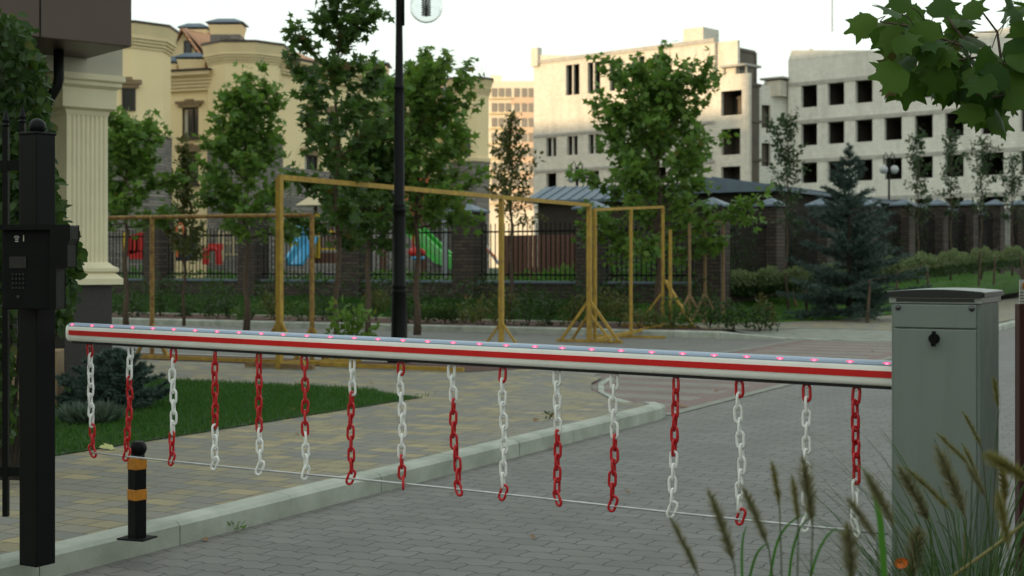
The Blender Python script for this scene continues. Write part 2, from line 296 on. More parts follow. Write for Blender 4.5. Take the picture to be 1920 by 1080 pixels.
# ------------------------------------------------------------------ mesh helpers
ORI = {}
class MB:
    def __init__(s): s.v = []; s.f = []
    def add(s, vs, fs):
        o = len(s.v); s.v += [tuple(v) for v in vs]; s.f += [tuple(i+o for i in f) for f in fs]; return s
    def box(s, c, size, rz=0.0, ax=None):
        """centre, full sizes, turned about z"""
        cx, cy, cz = c; hx, hy, hz = (q/2 for q in size); cs, sn = math.cos(rz), math.sin(rz)
        vs = []
        for x, y, z in ((-1,-1,-1),(1,-1,-1),(1,1,-1),(-1,1,-1),(-1,-1,1),(1,-1,1),(1,1,1),(-1,1,1)):
            X, Y = x*hx, y*hy; vs.append((cx+X*cs-Y*sn, cy+X*sn+Y*cs, cz+z*hz))
        return s.add(vs, [(0,3,2,1),(4,5,6,7),(0,1,5,4),(1,2,6,5),(2,3,7,6),(3,0,4,7)])
    def bbox(s, c, size, rz=0.0, bev=0.01):
        """box with chamfered vertical edges and chamfered top"""
        hx, hy, hz = (q/2 for q in size); b = bev; cs, sn = math.cos(rz), math.sin(rz)
        def ring(ix, z): 
            pts = [(hx-ix,-hy+b+ix*0), (hx-ix, hy-b), (hx-b, hy-ix), (-hx+b, hy-ix), (-hx+ix, hy-b), (-hx+ix, -hy+b), (-hx+b, -hy+ix), (hx-b, -hy+ix)]
            return [(c[0]+x*cs-y*sn, c[1]+x*sn+y*cs, c[2]+z) for x, y in pts]
        r = [ring(0, -hz), ring(0, hz-b), ring(b*0.9, hz)]
        vs = r[0]+r[1]+r[2]; fs = []
        for k in range(2):
            for i in range(8): j = (i+1) % 8; fs.append((k*8+i, k*8+j, (k+1)*8+j, (k+1)*8+i))
        fs.append(tuple(range(16, 24))); fs.append(tuple(reversed(range(8))))
        return s.add(vs, fs)
    def bar(s, p, q, w, h=None):
        """rectangular bar from p to q"""
        p, q = Vector(p), Vector(q); h = h or w; d = (q-p).normalized()
        up = Vector((0,0,1)) if abs(d.z) < 0.95 else U
        a = d.cross(up).normalized(); b = a.cross(d).normalized()
        vs = []
        for e in (p, q):
            for i, j in ((-1,-1),(1,-1),(1,1),(-1,1)): vs.append(e + a*(i*w/2) + b*(j*h/2))
        return s.add(vs, [(0,1,2,3),(7,6,5,4),(0,4,5,1),(1,5,6,2),(2,6,7,3),(3,7,4,0)])
    def tube(s, pts, rad, n=8, caps=True, closed=False):
        pts = [Vector(p) for p in pts]; m = len(pts)
        rad = [rad]*m if isinstance(rad, (int, float)) else rad
        ref = None; vs = []; fs = []
        for i, p in enumerate(pts):
            if closed: d = pts[(i+1) % m]-pts[i-1]
            else: d = pts[min(i+1, m-1)]-pts[max(i-1, 0)]
            if d.length < 1e-9: d = Vector((0,0,1))
            d.normalize()
            if ref is None:
                ref = d.orthogonal().normalized()
            ref = (ref - d*ref.dot(d))
            if ref.length < 1e-6: ref = d.orthogonal()
            ref.normalize(); b = d.cross(ref)
            for k in range(n):
                t = 2*math.pi*k/n; vs.append(p + (ref*math.cos(t)+b*math.sin(t))*rad[i])
        for i in range(m if closed else m-1):
            i2 = (i+1) % m
            for k in range(n): k2 = (k+1) % n; fs.append((i*n+k, i*n+k2, i2*n+k2, i2*n+k))
        if caps and not closed: fs.append(tuple(reversed(range(n)))); fs.append(tuple((m-1)*n+k for k in range(n)))
        return s.add(vs, fs)
    def lathe(s, c, prof, n=24, ang=0.0, caps=True):
        """prof: (radius, z)"""
        vs = []; fs = []
        for r, z in prof:
            for k in range(n): t = ang+2*math.pi*k/n; vs.append((c[0]+r*math.cos(t), c[1]+r*math.sin(t), c[2]+z))
        for i in range(len(prof)-1):
            for k in range(n): k2 = (k+1) % n; fs.append((i*n+k, i*n+k2, (i+1)*n+k2, (i+1)*n+k))
        if caps: fs.append(tuple(reversed(range(n)))); fs.append(tuple((len(prof)-1)*n+k for k in range(n)))
        return s.add(vs, fs)
    def prism(s, poly, z0, z1):
        n = len(poly); vs = [(p[0], p[1], z0) for p in poly]+[(p[0], p[1], z1) for p in poly]
        fs = [(i, (i+1) % n, n+(i+1) % n, n+i) for i in range(n)]+[tuple(range(n, 2*n)), tuple(reversed(range(n)))]
        return s.add(vs, fs)
    def sphere(s, c, r, n=16, m=10, sc=(1,1,1)):
        vs = [(c[0], c[1], c[2]-r*sc[2])]; fs = []
        for i in range(1, m):
            t = math.pi*i/m
            for k in range(n): a = 2*math.pi*k/n; vs.append((c[0]+r*sc[0]*math.sin(t)*math.cos(a), c[1]+r*sc[1]*math.sin(t)*math.sin(a), c[2]-r*sc[2]*math.cos(t)))
        vs.append((c[0], c[1], c[2]+r*sc[2]))
        for k in range(n): fs.append((0, 1+(k+1) % n, 1+k))
        for i in range(m-2):
            for k in range(n): k2 = (k+1) % n; fs.append((1+i*n+k, 1+i*n+k2, 1+(i+1)*n+k2, 1+(i+1)*n+k))
        for k in range(n): fs.append((len(vs)-1, 1+(m-2)*n+k, 1+(m-2)*n+(k+1) % n))
        return s.add(vs, fs)
    def build(s, name, mt, parent=None, smooth=False, bev=0.0):
        o0 = ORI.get(parent.name, Vector((0,0,0))) if parent else Vector((0,0,0))
        me = bpy.data.meshes.new(name)
        me.from_pydata([(v[0]-o0.x, v[1]-o0.y, v[2]-o0.z) for v in s.v], [], s.f)
        return link(name, me, mt, parent, smooth, bev)
def link(name, me, mt, parent=None, smooth=False, bev=0.0):
    me.materials.append(mt); me.update()
    if smooth:
        me.polygons.foreach_set('use_smooth', [True]*len(me.polygons))
    o = bpy.data.objects.new(name, me); scene.collection.objects.link(o)
    if parent: o.parent = parent; ORI[o.name] = ORI.get(parent.name, Vector((0,0,0)))
    if bev:
        b = o.modifiers.new('bevel', 'BEVEL'); b.width = bev; b.segments = 2; b.limit_method = 'ANGLE'; b.angle_limit = R(40)
    if smooth == 'auto':
        pass
    return o
def tag(o, label, cat, group=None, kind=None):
    o['label'] = label; o['category'] = cat
    if group: o['group'] = group
    if kind: o['kind'] = kind
    return o
def thing(name, loc, label, cat, group=None):
    o = bpy.data.objects.new(name, None); scene.collection.objects.link(o); o.empty_display_size = 0.1
    o.location = loc; ORI[o.name] = Vector(loc); return tag(o, label, cat, group)
def struct(o, label=None):
    o['kind'] = 'structure'
    if label: o['label'] = label
    return o
def np_mesh(name, verts, loops_per, mt, parent=None, smooth=False):
    """verts (n,k,3) array of n separate polygons fans: loops_per = list of index tuples in one template"""
    n, k, _ = verts.shape
    o0 = ORI.get(parent.name, Vector((0,0,0))) if parent else Vector((0,0,0))
    vv = verts.reshape(-1, 3) - np.array([o0.x, o0.y, o0.z])
    me = bpy.data.meshes.new(name); me.vertices.add(n*k); me.vertices.foreach_set('co', vv.astype(np.float32).ravel())
    tl = np.concatenate([np.array(f) for f in loops_per]); sizes = np.array([len(f) for f in loops_per]); m = len(tl)
    loops = (tl[None, :] + (np.arange(n)*k)[:, None]).ravel()
    me.loops.add(len(loops)); me.loops.foreach_set('vertex_index', loops.astype(np.int32))
    starts1 = np.concatenate([[0], np.cumsum(sizes)[:-1]]); starts = (starts1[None, :] + (np.arange(n)*m)[:, None]).ravel()
    me.polygons.add(len(starts)); me.polygons.foreach_set('loop_start', starts.astype(np.int32))
    me.update(calc_edges=True); me.validate()
    return link(name, me, mt, parent, smooth)

# leaf templates: outline in x (across), y (along the leaf), z lift; faces
def maple_template():
    o = [(0,0,0),(.20,-.03,0),(.44,-.14,-.05),(.38,.06,0),(.30,.16,.02),(.46,.26,0),(.66,.46,-.07),(.40,.46,0),(.22,.54,.02),(.24,.74,0),(0,1.0,-.06),
         (-.24,.74,0),(-.22,.54,.02),(-.40,.46,0),(-.66,.46,-.07),(-.46,.26,0),(-.30,.16,.02),(-.38,.06,0),(-.44,-.14,-.05),(-.20,-.03,0),(0,.34,-.04)]
    return np.array(o), [(20, i, (i+1) % 20) for i in range(20)]
def maple_small():
    o = [(0,0,0),(.42,-.12,-.04),(.28,.15,0),(.64,.46,-.06),(.22,.54,0),(0,1.0,-.06),(-.22,.54,0),(-.64,.46,-.06),(-.28,.15,0),(-.42,-.12,-.04),(0,.32,-.04)]
    return np.array(o), [(10, i, (i+1) % 10) for i in range(10)]
def oval_template():
    o = [(0,0,0),(.26,.30,.03),(.22,.68,.0),(0,1,-.08),(-.22,.68,.0),(-.26,.30,.03),(0,.45,-.03)]
    return np.array(o), [(6, i, (i+1) % 6) for i in range(6)]
def dia_template():
    return np.array([(0,0,0),(.3,.45,0),(0,1,-.05),(-.3,.45,0)]), [(0,1,2,3)]
def needle_template():
    return np.array([(-.5,0,0),(.5,0,0),(0,1,0)]), [(0,1,2)]
T_MAPLE, T_MS, T_OVAL, T_DIA, T_NEED = maple_template(), maple_small(), oval_template(), dia_template(), needle_template()

def place(template, pos, ydir, zdir, size, wid=1.0):
    """one copy of the template at each pos, leaf axis ydir, normal about zdir"""
    t, f = template
    y = ydir/np.maximum(np.linalg.norm(ydir, axis=1, keepdims=True), 1e-9)
    x = np.cross(y, zdir); x /= np.maximum(np.linalg.norm(x, axis=1, keepdims=True), 1e-9); z = np.cross(x, y)
    sz = np.asarray(size).reshape(-1, 1, 1)
    v = (t[None, :, 0, None]*wid*x[:, None, :] + t[None, :, 1, None]*y[:, None, :] + t[None, :, 2, None]*z[:, None, :])*sz + pos[:, None, :]
    return v, f
# ------------------------------------------------------------------ plant builders
def bend(p, d, L, n, up, nr, jit):
    """a wavering path from p"""
    pts = [p.copy()]; d = d/np.linalg.norm(d)
    for i in range(n):
        d = d + np.array([0, 0, up]) + nr.normal(0, jit, 3); d = d/np.linalg.norm(d)
        pts.append(pts[-1]+d*L/n)
    return pts
def grow_tree(name, base, height, crown_r, label, cat, group, seed, trunk_r=0.06, cb=0.30, nl=26, nleaf=3500, ls=0.15, tmpl=T_MS, lm='leaf_maple',
              shape='ovoid', bark='bark', elev=(20, 60), twigs=6, top_shoot=1.0, lean=(0, 0), stake=None, clear=0.0, spread=0.06, lrange=(0.55, 1.05)):
    nr = np.random.default_rng(seed); base = np.array(base, float)
    t = thing(name, tuple(base), label, cat, group)
    tb = MB(); n = 14
    lead = [base + np.array([lean[0]*(i/n)**1.5 + 0.02*height*0.3*math.sin(i*1.7+seed), lean[1]*(i/n), height*i/n]) for i in range(n+1)]
    lead[0] = base - np.array([0, 0, 0.15])
    lr = [trunk_r*(1.25 if i == 0 else 1)*(1-0.86*i/n) for i in range(n+1)]
    tb.tube(lead, lr, 9)
    tb.build('trunk', M[bark], t, True)
    def at(h):
        q = min(max(h, 0), 0.999)*n; i = int(q); return lead[i]+(lead[i+1]-lead[i])*(q-i)
    segs = []; br = MB()
    for i in range(nl):
        fr = (i+0.5)/nl; h = cb+(1-cb)*fr*(0.80 if shape == 'broad' else 0.93)
        if shape == 'ovoid': pr = math.sin(math.pi*min(1, (fr*0.84+0.18)))**0.8*(1-0.30*fr)
        elif shape == 'broad': pr = min(1, fr*1.5+.68)*(1-fr)**0.42+0.03
        elif shape == 'cone': pr = (1-fr)**0.8*0.95+0.08
        else: pr = 0.75+0.25*math.sin(math.pi*fr)
        az = i*2.39996+nr.uniform(-0.5, 0.5); e = R(elev[0]+(elev[1]-elev[0])*fr+nr.uniform(-9, 9))
        L = crown_r*pr*nr.uniform(lrange[0], lrange[1])/max(0.35, math.cos(e))*0.92
        L = min(L, max(0.25, (height*(1.0-h)+0.15)/max(math.sin(e), 0.2)))
        d = np.array([math.cos(az)*math.cos(e), math.sin(az)*math.cos(e), math.sin(e)])
        p0 = at(h); path = bend(p0, d, L, 6, 0.05, nr, 0.07)
        r0 = trunk_r*(1-0.8*h)*0.55
        br.tube(path, [r0*(1-0.13*k) for k in range(7)], 5)
        for k in range(1, 6): segs.append((path[k], path[k+1], 1.0 if k > 2 else 0.55))
        for j in range(twigs):
            q = nr.uniform(0.2, 0.98)*6; k = min(int(q), 5); p = path[k]+(path[k+1]-path[k])*(q-k)
            dd = d + nr.normal(0, 0.65, 3); dd[2] += 0.15
            tp = bend(p, dd, L*nr.uniform(0.18, 0.42), 3, 0.04, nr, 0.1)
            br.tube(tp, [r0*0.4, r0*0.3, r0*0.2, r0*0.12], 4)
            for k in range(3): segs.append((tp[k], tp[k+1], 1.0))
    for k in range(int(n*0.72), n): segs.append((lead[k], lead[k+1], 1.4*top_shoot))
    br.build('branch', M[bark], t, True)
    A = np.array([s[0] for s in segs]); Bv = np.array([s[1] for s in segs]); w = np.array([s[2] for s in segs])*np.linalg.norm(Bv-A, axis=1)
    ww = w/w.sum(); idx = nr.choice(len(segs), nleaf, p=ww); u = nr.uniform(0, 1, (nleaf, 1))
    pos = A[idx]+(Bv[idx]-A[idx])*u + nr.normal(0, spread, (nleaf, 3))
    sd = Bv[idx]-A[idx]; sd /= np.linalg.norm(sd, axis=1, keepdims=True)
    yd = sd*0.5 + nr.normal(0, 0.75, (nleaf, 3)); yd[:, 2] -= 0.15
    zd = nr.normal(0, 0.55, (nleaf, 3)) + np.array([0, 0, 1.0]); 
    v, f = place(tmpl, pos, yd, zd, ls*nr.uniform(0.6, 1.2, nleaf))
    np_mesh('crown', v, f, M[lm], t)
    if stake:
        for dx, dy, hh in stake:
            s = MB(); s.bar(base+np.array([dx, dy, -0.1]), base+np.array([dx*0.2, dy*0.2, hh]), 0.05); s.build('stake', M['wood'], t)
    return t
def leaf_cloud(nr, c, rad, n, ls, tmpl, shell=0.5, up=0.6):
    """leaves in an uneven ellipsoid"""
    c = np.array(c, float); rad = np.array(rad, float)
    k = 9; cc = nr.normal(0, 0.42, (k, 3)); cc /= np.maximum(1, np.linalg.norm(cc, axis=1, keepdims=True)/0.75)
    idx = nr.integers(0, k, n); d = nr.normal(0, 1, (n, 3)); d /= np.linalg.norm(d, axis=1, keepdims=True)
    r = nr.uniform(shell, 1.0, (n, 1))*nr.uniform(0.35, 0.62, (k, 1))[idx]
    p = c+(cc[idx]+d*r)*rad
    p[:, 2] = np.maximum(p[:, 2], c[2]-rad[2]*0.98)
    yd = d + nr.normal(0, 0.5, (n, 3)); yd[:, 2] += 0.3
    zd = nr.normal(0, 0.6, (n, 3)) + np.array([0, 0, up])
    return place(tmpl, p, yd, zd, ls*nr.uniform(0.6, 1.25, n))
def shrub(base, w, h, label, seed, n=500, ls=0.05, lm='leaf_shrub', group=None, tmpl=T_OVAL, name='shrub', cat='shrub', depth=None):
    nr = np.random.default_rng(seed); base = Vector(base); t = thing(name, base, label, cat, group)
    v, f = leaf_cloud(nr, (base.x, base.y, base.z+h*0.52), (w*0.62, (depth or w)*0.62, h*0.58), n, ls, tmpl)
    np_mesh('foliage', v, f, M[lm], t)
    s = MB()
    for i in range(7):
        a = nr.uniform(0, 6.28); e = base+Vector((math.cos(a)*w*0.3, math.sin(a)*w*0.3, h*nr.uniform(0.5, 0.95)))
        s.tube([base-Vector((0,0,.03)), base.lerp(e, 0.5)+Vector((0,0,h*0.08)), e], [0.008, 0.006, 0.003], 4)
    s.build('stem', M['barkdark'], t); return t
def spruce(base, height, radius, label, seed, tiers=20, nper=9, ls=0.05, nneed=26, group=None, cat='conifer', sweep=-0.1, name='spruce_tree'):
    nr = np.random.default_rng(seed); base = np.array(base, float); t = thing(name, tuple(base), label, cat, group)
    tb = MB(); tb.tube([base, base+np.array([0,0,height*0.5]), base+np.array([0,0,height])], [height*0.018, height*0.011, 0.005], 7); tb.build('trunk', M['barkdark'], t, True)
    P, D, br = [], [], MB()
    for i in range(tiers):
        fr = i/(tiers-1); z = height*(0.03+0.95*fr); L0 = radius*(1-fr)**0.85+0.05
        for j in range(max(4, int(nper*(1-0.45*fr)))):
            az = nr.uniform(0, 6.28); L = L0*nr.uniform(0.6, 1.12); el = sweep+0.65*fr+nr.uniform(-.12, .12)
            d = np.array([math.cos(az), math.sin(az), el]); path = bend(base+np.array([0,0,z+nr.uniform(-.04,.04)*height*0.5]), d, L, 5, 0.05, nr, 0.05)
            br.tube(path, [0.012, 0.01, 0.008, 0.006, 0.004, 0.003], 4)
            side = np.array([-math.sin(az), math.cos(az), 0])
            for k in range(1, 6):
                a, b = path[k-1], path[k]
                P.append((a, b))
                for sgn in (-1, 1):
                    l2 = L*0.34*(1-0.13*k)*nr.uniform(0.6, 1.1)
                    tip = b + (side*sgn*0.85 + (b-a)/max(np.linalg.norm(b-a), 1e-6)*0.7 + np.array([0,0,-0.08]))*l2
                    P.append((b, tip))
    br.build('branch', M['barkdark'], t)
    A = np.array([p[0] for p in P]); B2 = np.array([p[1] for p in P]); ln = np.linalg.norm(B2-A, axis=1)
    n = int(nneed*len(P)); idx = nr.choice(len(P), n, p=ln/ln.sum()); u = nr.uniform(0, 1, (n, 1)); sd = (B2-A)[idx]; sd /= np.linalg.norm(sd, axis=1, keepdims=True)+1e-9
    pos = A[idx]+(B2-A)[idx]*u; yd = sd*0.8+nr.normal(0, 0.6, (n, 3)); yd[:, 2] += 0.15
    v, f = place(T_NEED, pos, yd, nr.normal(0, 1, (n, 3)), ls*nr.uniform(0.7, 1.2, n), wid=0.20)
    np_mesh('needles', v, f, M['needle'], t); return t
def lawn_blades(name, pts_fn, n, h, seed, label, w=0.006, mt='blade'):
    nr = np.random.default_rng(seed); p = pts_fn(nr, n); n = len(p)
    yd = nr.normal(0, 0.33, (n, 3)); yd[:, 2] = 1.0
    v, f = place((np.array([(-.5,0,0),(.5,0,0),(.32,.55,.06),(0,1,.25)]), [(0,1,2,3)]), p, yd, nr.normal(0, 1, (n, 3)), h*nr.uniform(0.5, 1.2, n), wid=w/h)
    o = np_mesh(name, v, f, M[mt]); return tag(o, label, 'grass', None, 'stuff')

# ------------------------------------------------------------------ ground
def ab_sheet(name, poly, z, mt, thick=0.0, label=None):
    """polygon given in (a, b) road coordinates; object turned to the road so its texture follows the kerb"""
    me = bpy.data.meshes.new(name); n = len(poly)
    vs = [(b, a, z) for a, b in poly]; fs = [tuple(range(n))]
    if thick:
        vs += [(b, a, z-thick) for a, b in poly]; fs += [(i, n+i, n+(i+1) % n, (i+1) % n) for i in range(n)]
    me.from_pydata(vs, [], fs); me.update()
    o = link(name, me, mt); o.rotation_euler = (0, 0, ROADROT)
    if me.polygons[0].normal.z < 0: me.flip_normals()
    return struct(o, label)
def kerb_run(name, pts, w=0.15, h=0.13, z0=0.0, drop=None, segl=1.0):
    """row of kerb stones along (a,b) pts, road side on the right hand; real step with a rounded nose"""
    mb = MB(); prof = [(0, -0.2), (0, 0.80), (0.022, 0.95), (0.045, 1.0), (w, 1.0), (w, -0.2)]
    acc = []
    for i in range(len(pts)-1):
        (a0, b0), (a1, b1) = pts[i], pts[i+1]; L = math.hypot(a1-a0, b1-b0); k = max(1, round(L/segl))
        for j in range(k): acc.append(((a0+(a1-a0)*j/k, b0+(b1-b0)*j/k), (a0+(a1-a0)*(j+1)/k, b0+(b1-b0)*(j+1)/k), (i+j/k)/(len(pts)-1), (i+(j+1)/k)/(len(pts)-1)))
    for (p, q, f0, f1) in acc:
        p = AB(*p); q = AB(*q); d = (q-p).normalized(); nrm = Vector((-d.y, d.x, 0)); g = 0.0035; jz = rng.uniform(-.002, .002); jn = rng.uniform(-.003, .003)
        vs = []
        for e, fr in ((p+d*g, f0), (q-d*g, f1)):
            hh = h if drop is None else drop(fr)
            for o_, z in prof: vs.append(e+nrm*(o_+jn)+Vector((0, 0, z0+hh*z+jz if z > 0 else z0-0.1)))
        n = len(prof); mb.add(vs, [(i, (i+1) % n, n+(i+1) % n, n+i) for i in range(n)]+[tuple(range(n-1, -1, -1)), tuple(range(n, 2*n))])
    return struct(mb.build(name, M['concrete']))

# wide base ground to the horizon, then the road
g = MB(); g.add([(-900, -300, -0.02), (900, -300, -0.02), (900, 1500, -0.02), (-900, 1500, -0.02)], [(0,1,2,3)])
struct(g.build('ground', M['farground']))
ab_sheet('road', [(-8, -5.2), (-8, 12), (75, 12), (75, -5.2), (28.4, -5.2), (28.4, -45), (17.2, -45), (17.2, -6.5), (13, -5.2)], 0.0, M['road'])
ab_sheet('crossing', [(15.6, -7.9), (13.4, -5.25), (27.9, -5.25), (27.9, -7.95)], 0.004, M['crossing'])
ab_sheet('flush_strip', [(13.3, -5.25), (13.3, -5.12), (27.9, -5.12), (27.9, -5.25)], 0.008, M['flush'])
ab_sheet('flush_strip', [(17.4, -8.08), (17.4, -7.95), (27.9, -7.95), (27.9, -8.08)], 0.008, M['flush'])
# near pavement with its corner
KF = -5.10
corner = [(12.9, KF), (13.15, KF-0.04), (13.35, KF-0.20), (13.55, KF-0.50), (14.4, -6.15), (15.3, -6.75), (16.3, -7.2), (17.2, -7.45)]
inner = [(a, b-0.15) if i == 0 else (a-0.10, b-0.12) for i, (a, b) in enumerate(corner)]
def cdrop(f): return 0.13-0.10*min(1, max(0, (f-0.30)/0.30))
inner2 = [inner[0], (12.55, KF-0.30), (12.6, KF-0.55), (12.7, KF-0.95), (13.5, -6.9), (14.6, -7.6), (15.8, -8.0), (17.2, -8.1)]
ab_sheet('pavement', [(-8, KF-0.15)]+inner2+[(17.2, -45), (-8, -45)], 0.128, M['pavers'], 0.12)
rm = bpy.data.meshes.new('ramp'); rv = [(b_, a_, cdrop(i/7)-0.002) for i, (a_, b_) in enumerate(inner)]+[(b_, a_, 0.1285) for a_, b_ in inner2]
rm.from_pydata(rv, [], [(i, i+1, 8+i+1, 8+i) for i in range(7)]); rm.update()
ro_ = struct(link('pavement_ramp', rm, M['pavers'])); ro_.rotation_euler = (0, 0, ROADROT)
kerb_run('kerb', [(-6, KF)]+corner[:1], segl=1.0)
kerb_run('kerb', corner[:5], segl=0.8, drop=lambda f: cdrop(f*4/7))
kerb_run('kerb', corner[4:], w=0.07, segl=0.8, h=0.02)
kerb_run('kerb', [(17.2, -8.3), (17.2, -45)], segl=1.0, drop=lambda f: 0.035 if f < 0.002 else 0.13)
# far side of the side road
kerb_run('kerb', [(27.6, -45), (27.6, -9.6), (27.88, -8.3)], segl=1.0, h=0.15, drop=lambda f: 0.15 if f < 0.985 else 0.03)
kerb_run('kerb', [(27.9, -8.3), (28.0, -5.3)], segl=1.0, h=0.03)
kerb_run('kerb', [(75, KF), (29.2, KF)][::-1], segl=1.0, h=0.14)
far_pave = [(28.2, -9.3), (29.6, -8.2), (29.6, -5.25), (75, -5.25), (75, -8.6), (40, -8.6), (35.5, -8.8), (32.2, -9.9), (31.2, -12.0), (30.9, -16.5), (30.9, -45), (30.3, -45), (30.3, -16), (30.3, -12.0), (29.6, -10.8), (28.4, -10.3)]
ab_sheet('far_pavement', far_pave, 0.16, M['pavers'])
rp = MB(); rp.add([AB(28.0, -8.6, 0.03), AB(28.0, -5.25, 0.03), AB(29.62, -5.25, 0.157), AB(29.62, -8.15, 0.157), AB(28.15, -9.5, 0.157), AB(27.8, -9.3, 0.15)], [(0,1,2,3),(0,3,4,5)])
struct(rp.build('dropped_pavement', M['flush']))
# planting strip with bark mulch beyond the side road
ab_sheet('mulch_bed', [(27.76, -45), (27.76, -9.4), (28.5, -10.35), (29.6, -10.9), (30.4, -12.0), (30.4, -45)], 0.152, M['mulch'])
ab_sheet('mulch_bed', [(15.9, -8.9), (15.8, -20), (17.0, -20), (17.0, -8.4)], 0.134, M['mulch'])

# raised grass ground under the long fence, falling to the path
FA = []                                            # fence pillars, front run
def fence_front(t):
    z = 44.0*(1-0.0417*t); x = (298+157.2*t)/(1-0.0417*t); return Vector(((x-CX)/F*z, z, 0.56))
def fence_side(t):
    z = 34.9*(1+0.0818*t); x = (1336+228.4*t)/(1+0.0818*t); return Vector(((x-CX)/F*z, z, 0.56+0.125*t))
PF = [fence_front(t) for t in (-2, -1, 0, 1, 2, 3, 4)]+[fence_side(0)]
PS = [fence_side(t) for t in range(1, 12)]
def lawn_mesh(name, front, back, n2, mt='turf'):
    mb = MB(); n = len(front)
    for j in range(n2+1):
        f = j/n2; s = f*f*(3-2*f)
        for i in range(n):
            a, b = Vector(front[i]), Vector(back[i]); p = a.lerp(b, f); p.z = a.z+(b.z-a.z)*s; mb.v.append(tuple(p))
    for j in range(n2):
        for i in range(n-1): mb.f.append((j*n+i, j*n+i+1, (j+1)*n+i+1, (j+1)*n+i))
    return struct(mb.build(name, M[mt], None, True))
fr = [AB(30.9, b, 0.158) for b in (-45, -34, -28, -22, -18, -14.5, -12.2)]
bk = [fence_front(-6)] + [fence_front(t) for t in (-2, 0, 1, 2, 3, 4)]
lawn_mesh('grass_bank', fr, [v+Vector((0.15, 0.3, 0)) for v in bk], 5)
FL = [AB(30.9, -12.2, 0.158), AB(31.3, -11.4, .158), AB(32.4, -9.85, 0.158), AB(35.6, -8.75, 0.17), AB(40, -8.55, 0.20), AB(46, -8.5, 0.25), AB(54, -8.5, 0.34), AB(75, -8.5, 0.5)]
BL = [fence_front(4), fence_side(0), fence_side(1), fence_side(2.2), fence_side(4.2), fence_side(6.5), fence_side(9), fence_side(14)]
BL = [v+Vector((-0.1, 0.35, 0)) for v in BL]
lawn_mesh('lawn', FL, BL, 6, 'turf_bright')
# ground behind the fence
gb = MB(); gb.add([tuple(fence_front(-8)+Vector((0,.2,-.06))), tuple(fence_side(0)+Vector((0.1,.2,-.06))), tuple(fence_side(14)+Vector((-.2,.3,-.1))), (60, 125, 1.8), (-80, 110, 0.6)], [(0,1,2,3,4)])
struct(gb.build('yard_ground', M['turf']))
# near lawn
ab_sheet('lawn', [(-8, -7.62), (12.6, -7.62), (13.0, -8.4), (13.1, -20), (-8, -20)], 0.136, M['turf'])
def near_pts(nr, n):
    a = nr.uniform(5.5, 13.08, n); b = nr.uniform(-16, -7.64, n)
    keep = ~((a > 12.5) & (b > -8.6+(13.1-a)*1.3)); keep &= (a*UX + b*UY)/(a*UY-b*UX) > -0.37
    a, b = a[keep], b[keep]
    ed = (nr.uniform(0, 1, len(a)) < 0.07); b = np.where(ed & (b > -8.3), -7.62+nr.normal(0, .02, len(a)), b)
    return np.stack([b*UY+a*UX, -b*UX+a*UY, np.full(len(a), 0.134)], 1)
lawn_blades('lawn_grass', near_pts, 150000, 0.055, 3, 'short green lawn grass in the corner between the straw coloured paving strips', w=0.007)
def quad_pts(front, back, dens_near=True):
    fv = [np.array(tuple(v)) for v in front]; bv = [np.array(tuple(v)) for v in back]
    def fn(nr, n):
        k = len(fv)-1; i = nr.integers(0, k, n); u = nr.uniform(0, 1, (n, 1)); w = nr.uniform(0, 1, (n, 1))
        fa = np.array(fv)[i]*(1-u)+np.array(fv)[i+1]*u; ba = np.array(bv)[i]*(1-u)+np.array(bv)[i+1]*u
        s = w*w*(3-2*w); p = fa*(1-w)+ba*w; p[:, 2] = (fa[:, 2]+(ba[:, 2]-fa[:, 2])*s[:, 0])-0.01; return p
    return fn
lawn_blades('bank_grass', quad_pts(fr[1:], bk[1:]), 60000, 0.11, 4, 'longer grass on the bank below the brick pillar fence', w=0.014)
lawn_blades('far_lawn_grass', quad_pts(FL[:7], BL[:7]), 60000, 0.06, 5, 'mown bright green lawn beyond the crossing in front of the clipped hedge', w=0.016, mt='blade_far')

# ------------------------------------------------------------------ barrier gate
BP = Vector((1.248, 5.16, 0)); BD = Vector((0.8686, -0.4955, 0))          # boom line, k metres from chain 16 towards the cabinet
def bk_at(px):
    r = (px-CX)/F; return (r*BP.y-BP.x)/(BD.x-r*BD.y)
K0, K1 = bk_at(130), 0.20
def boom_z(k): return 1.163+(k-K0)/(0.13-K0)*(1.108-1.163)
def boom_p(k, dz=0.0, off=0.0): return BP+BD*k+Vector((0, 0, boom_z(k)+dz))+Vector((BD.y, -BD.x, 0))*off    # off > 0 = towards the camera
gate = thing('barrier_gate', (1.45, 5.05, 0), 'grey-green road barrier cabinet with a lowered red and white striped boom', 'barrier')
c0 = Vector((1.32, 4.95, 0)); wv = Vector((UY, -UX, 0)); CW, CDp = 0.298, 0.40
crz = math.atan2(wv.y, wv.x)
cc = c0+wv*CW/2+U*CDp/2
def cab(x, y, z): return Vector((c0.x, c0.y, 0))+wv*x+U*y+Vector((0, 0, z))   # x along the front, y into the depth
b = MB(); b.box((cc.x, cc.y, 0.70), (CW, CDp, 1.337), crz)
body = b.build('cabinet_body', M['cabinet'], gate, False, 0.006)
b = MB(); p = cab(CW/2, -0.004, 0.692); b.box(p, (CW-0.022, 0.014, 1.176), crz)
door = b.build('cabinet_door', M['cabinet'], gate, False, 0.003)
b = MB(); p = cab(CW/2, -0.010, 1.248)
b.tube([p+U*0.0, p-U*0.014, p-U*0.024], [0.018, 0.018, 0.014], 20); b.box(p-U*0.022+Vector((0.002, 0, 0.019)), (0.012, 0.012, 0.014), crz); b.box(p-U*0.022+Vector((0.0, 0, -0.019)), (0.014, 0.012, 0.012), crz)
b.build('lock', M['blackm'], door)
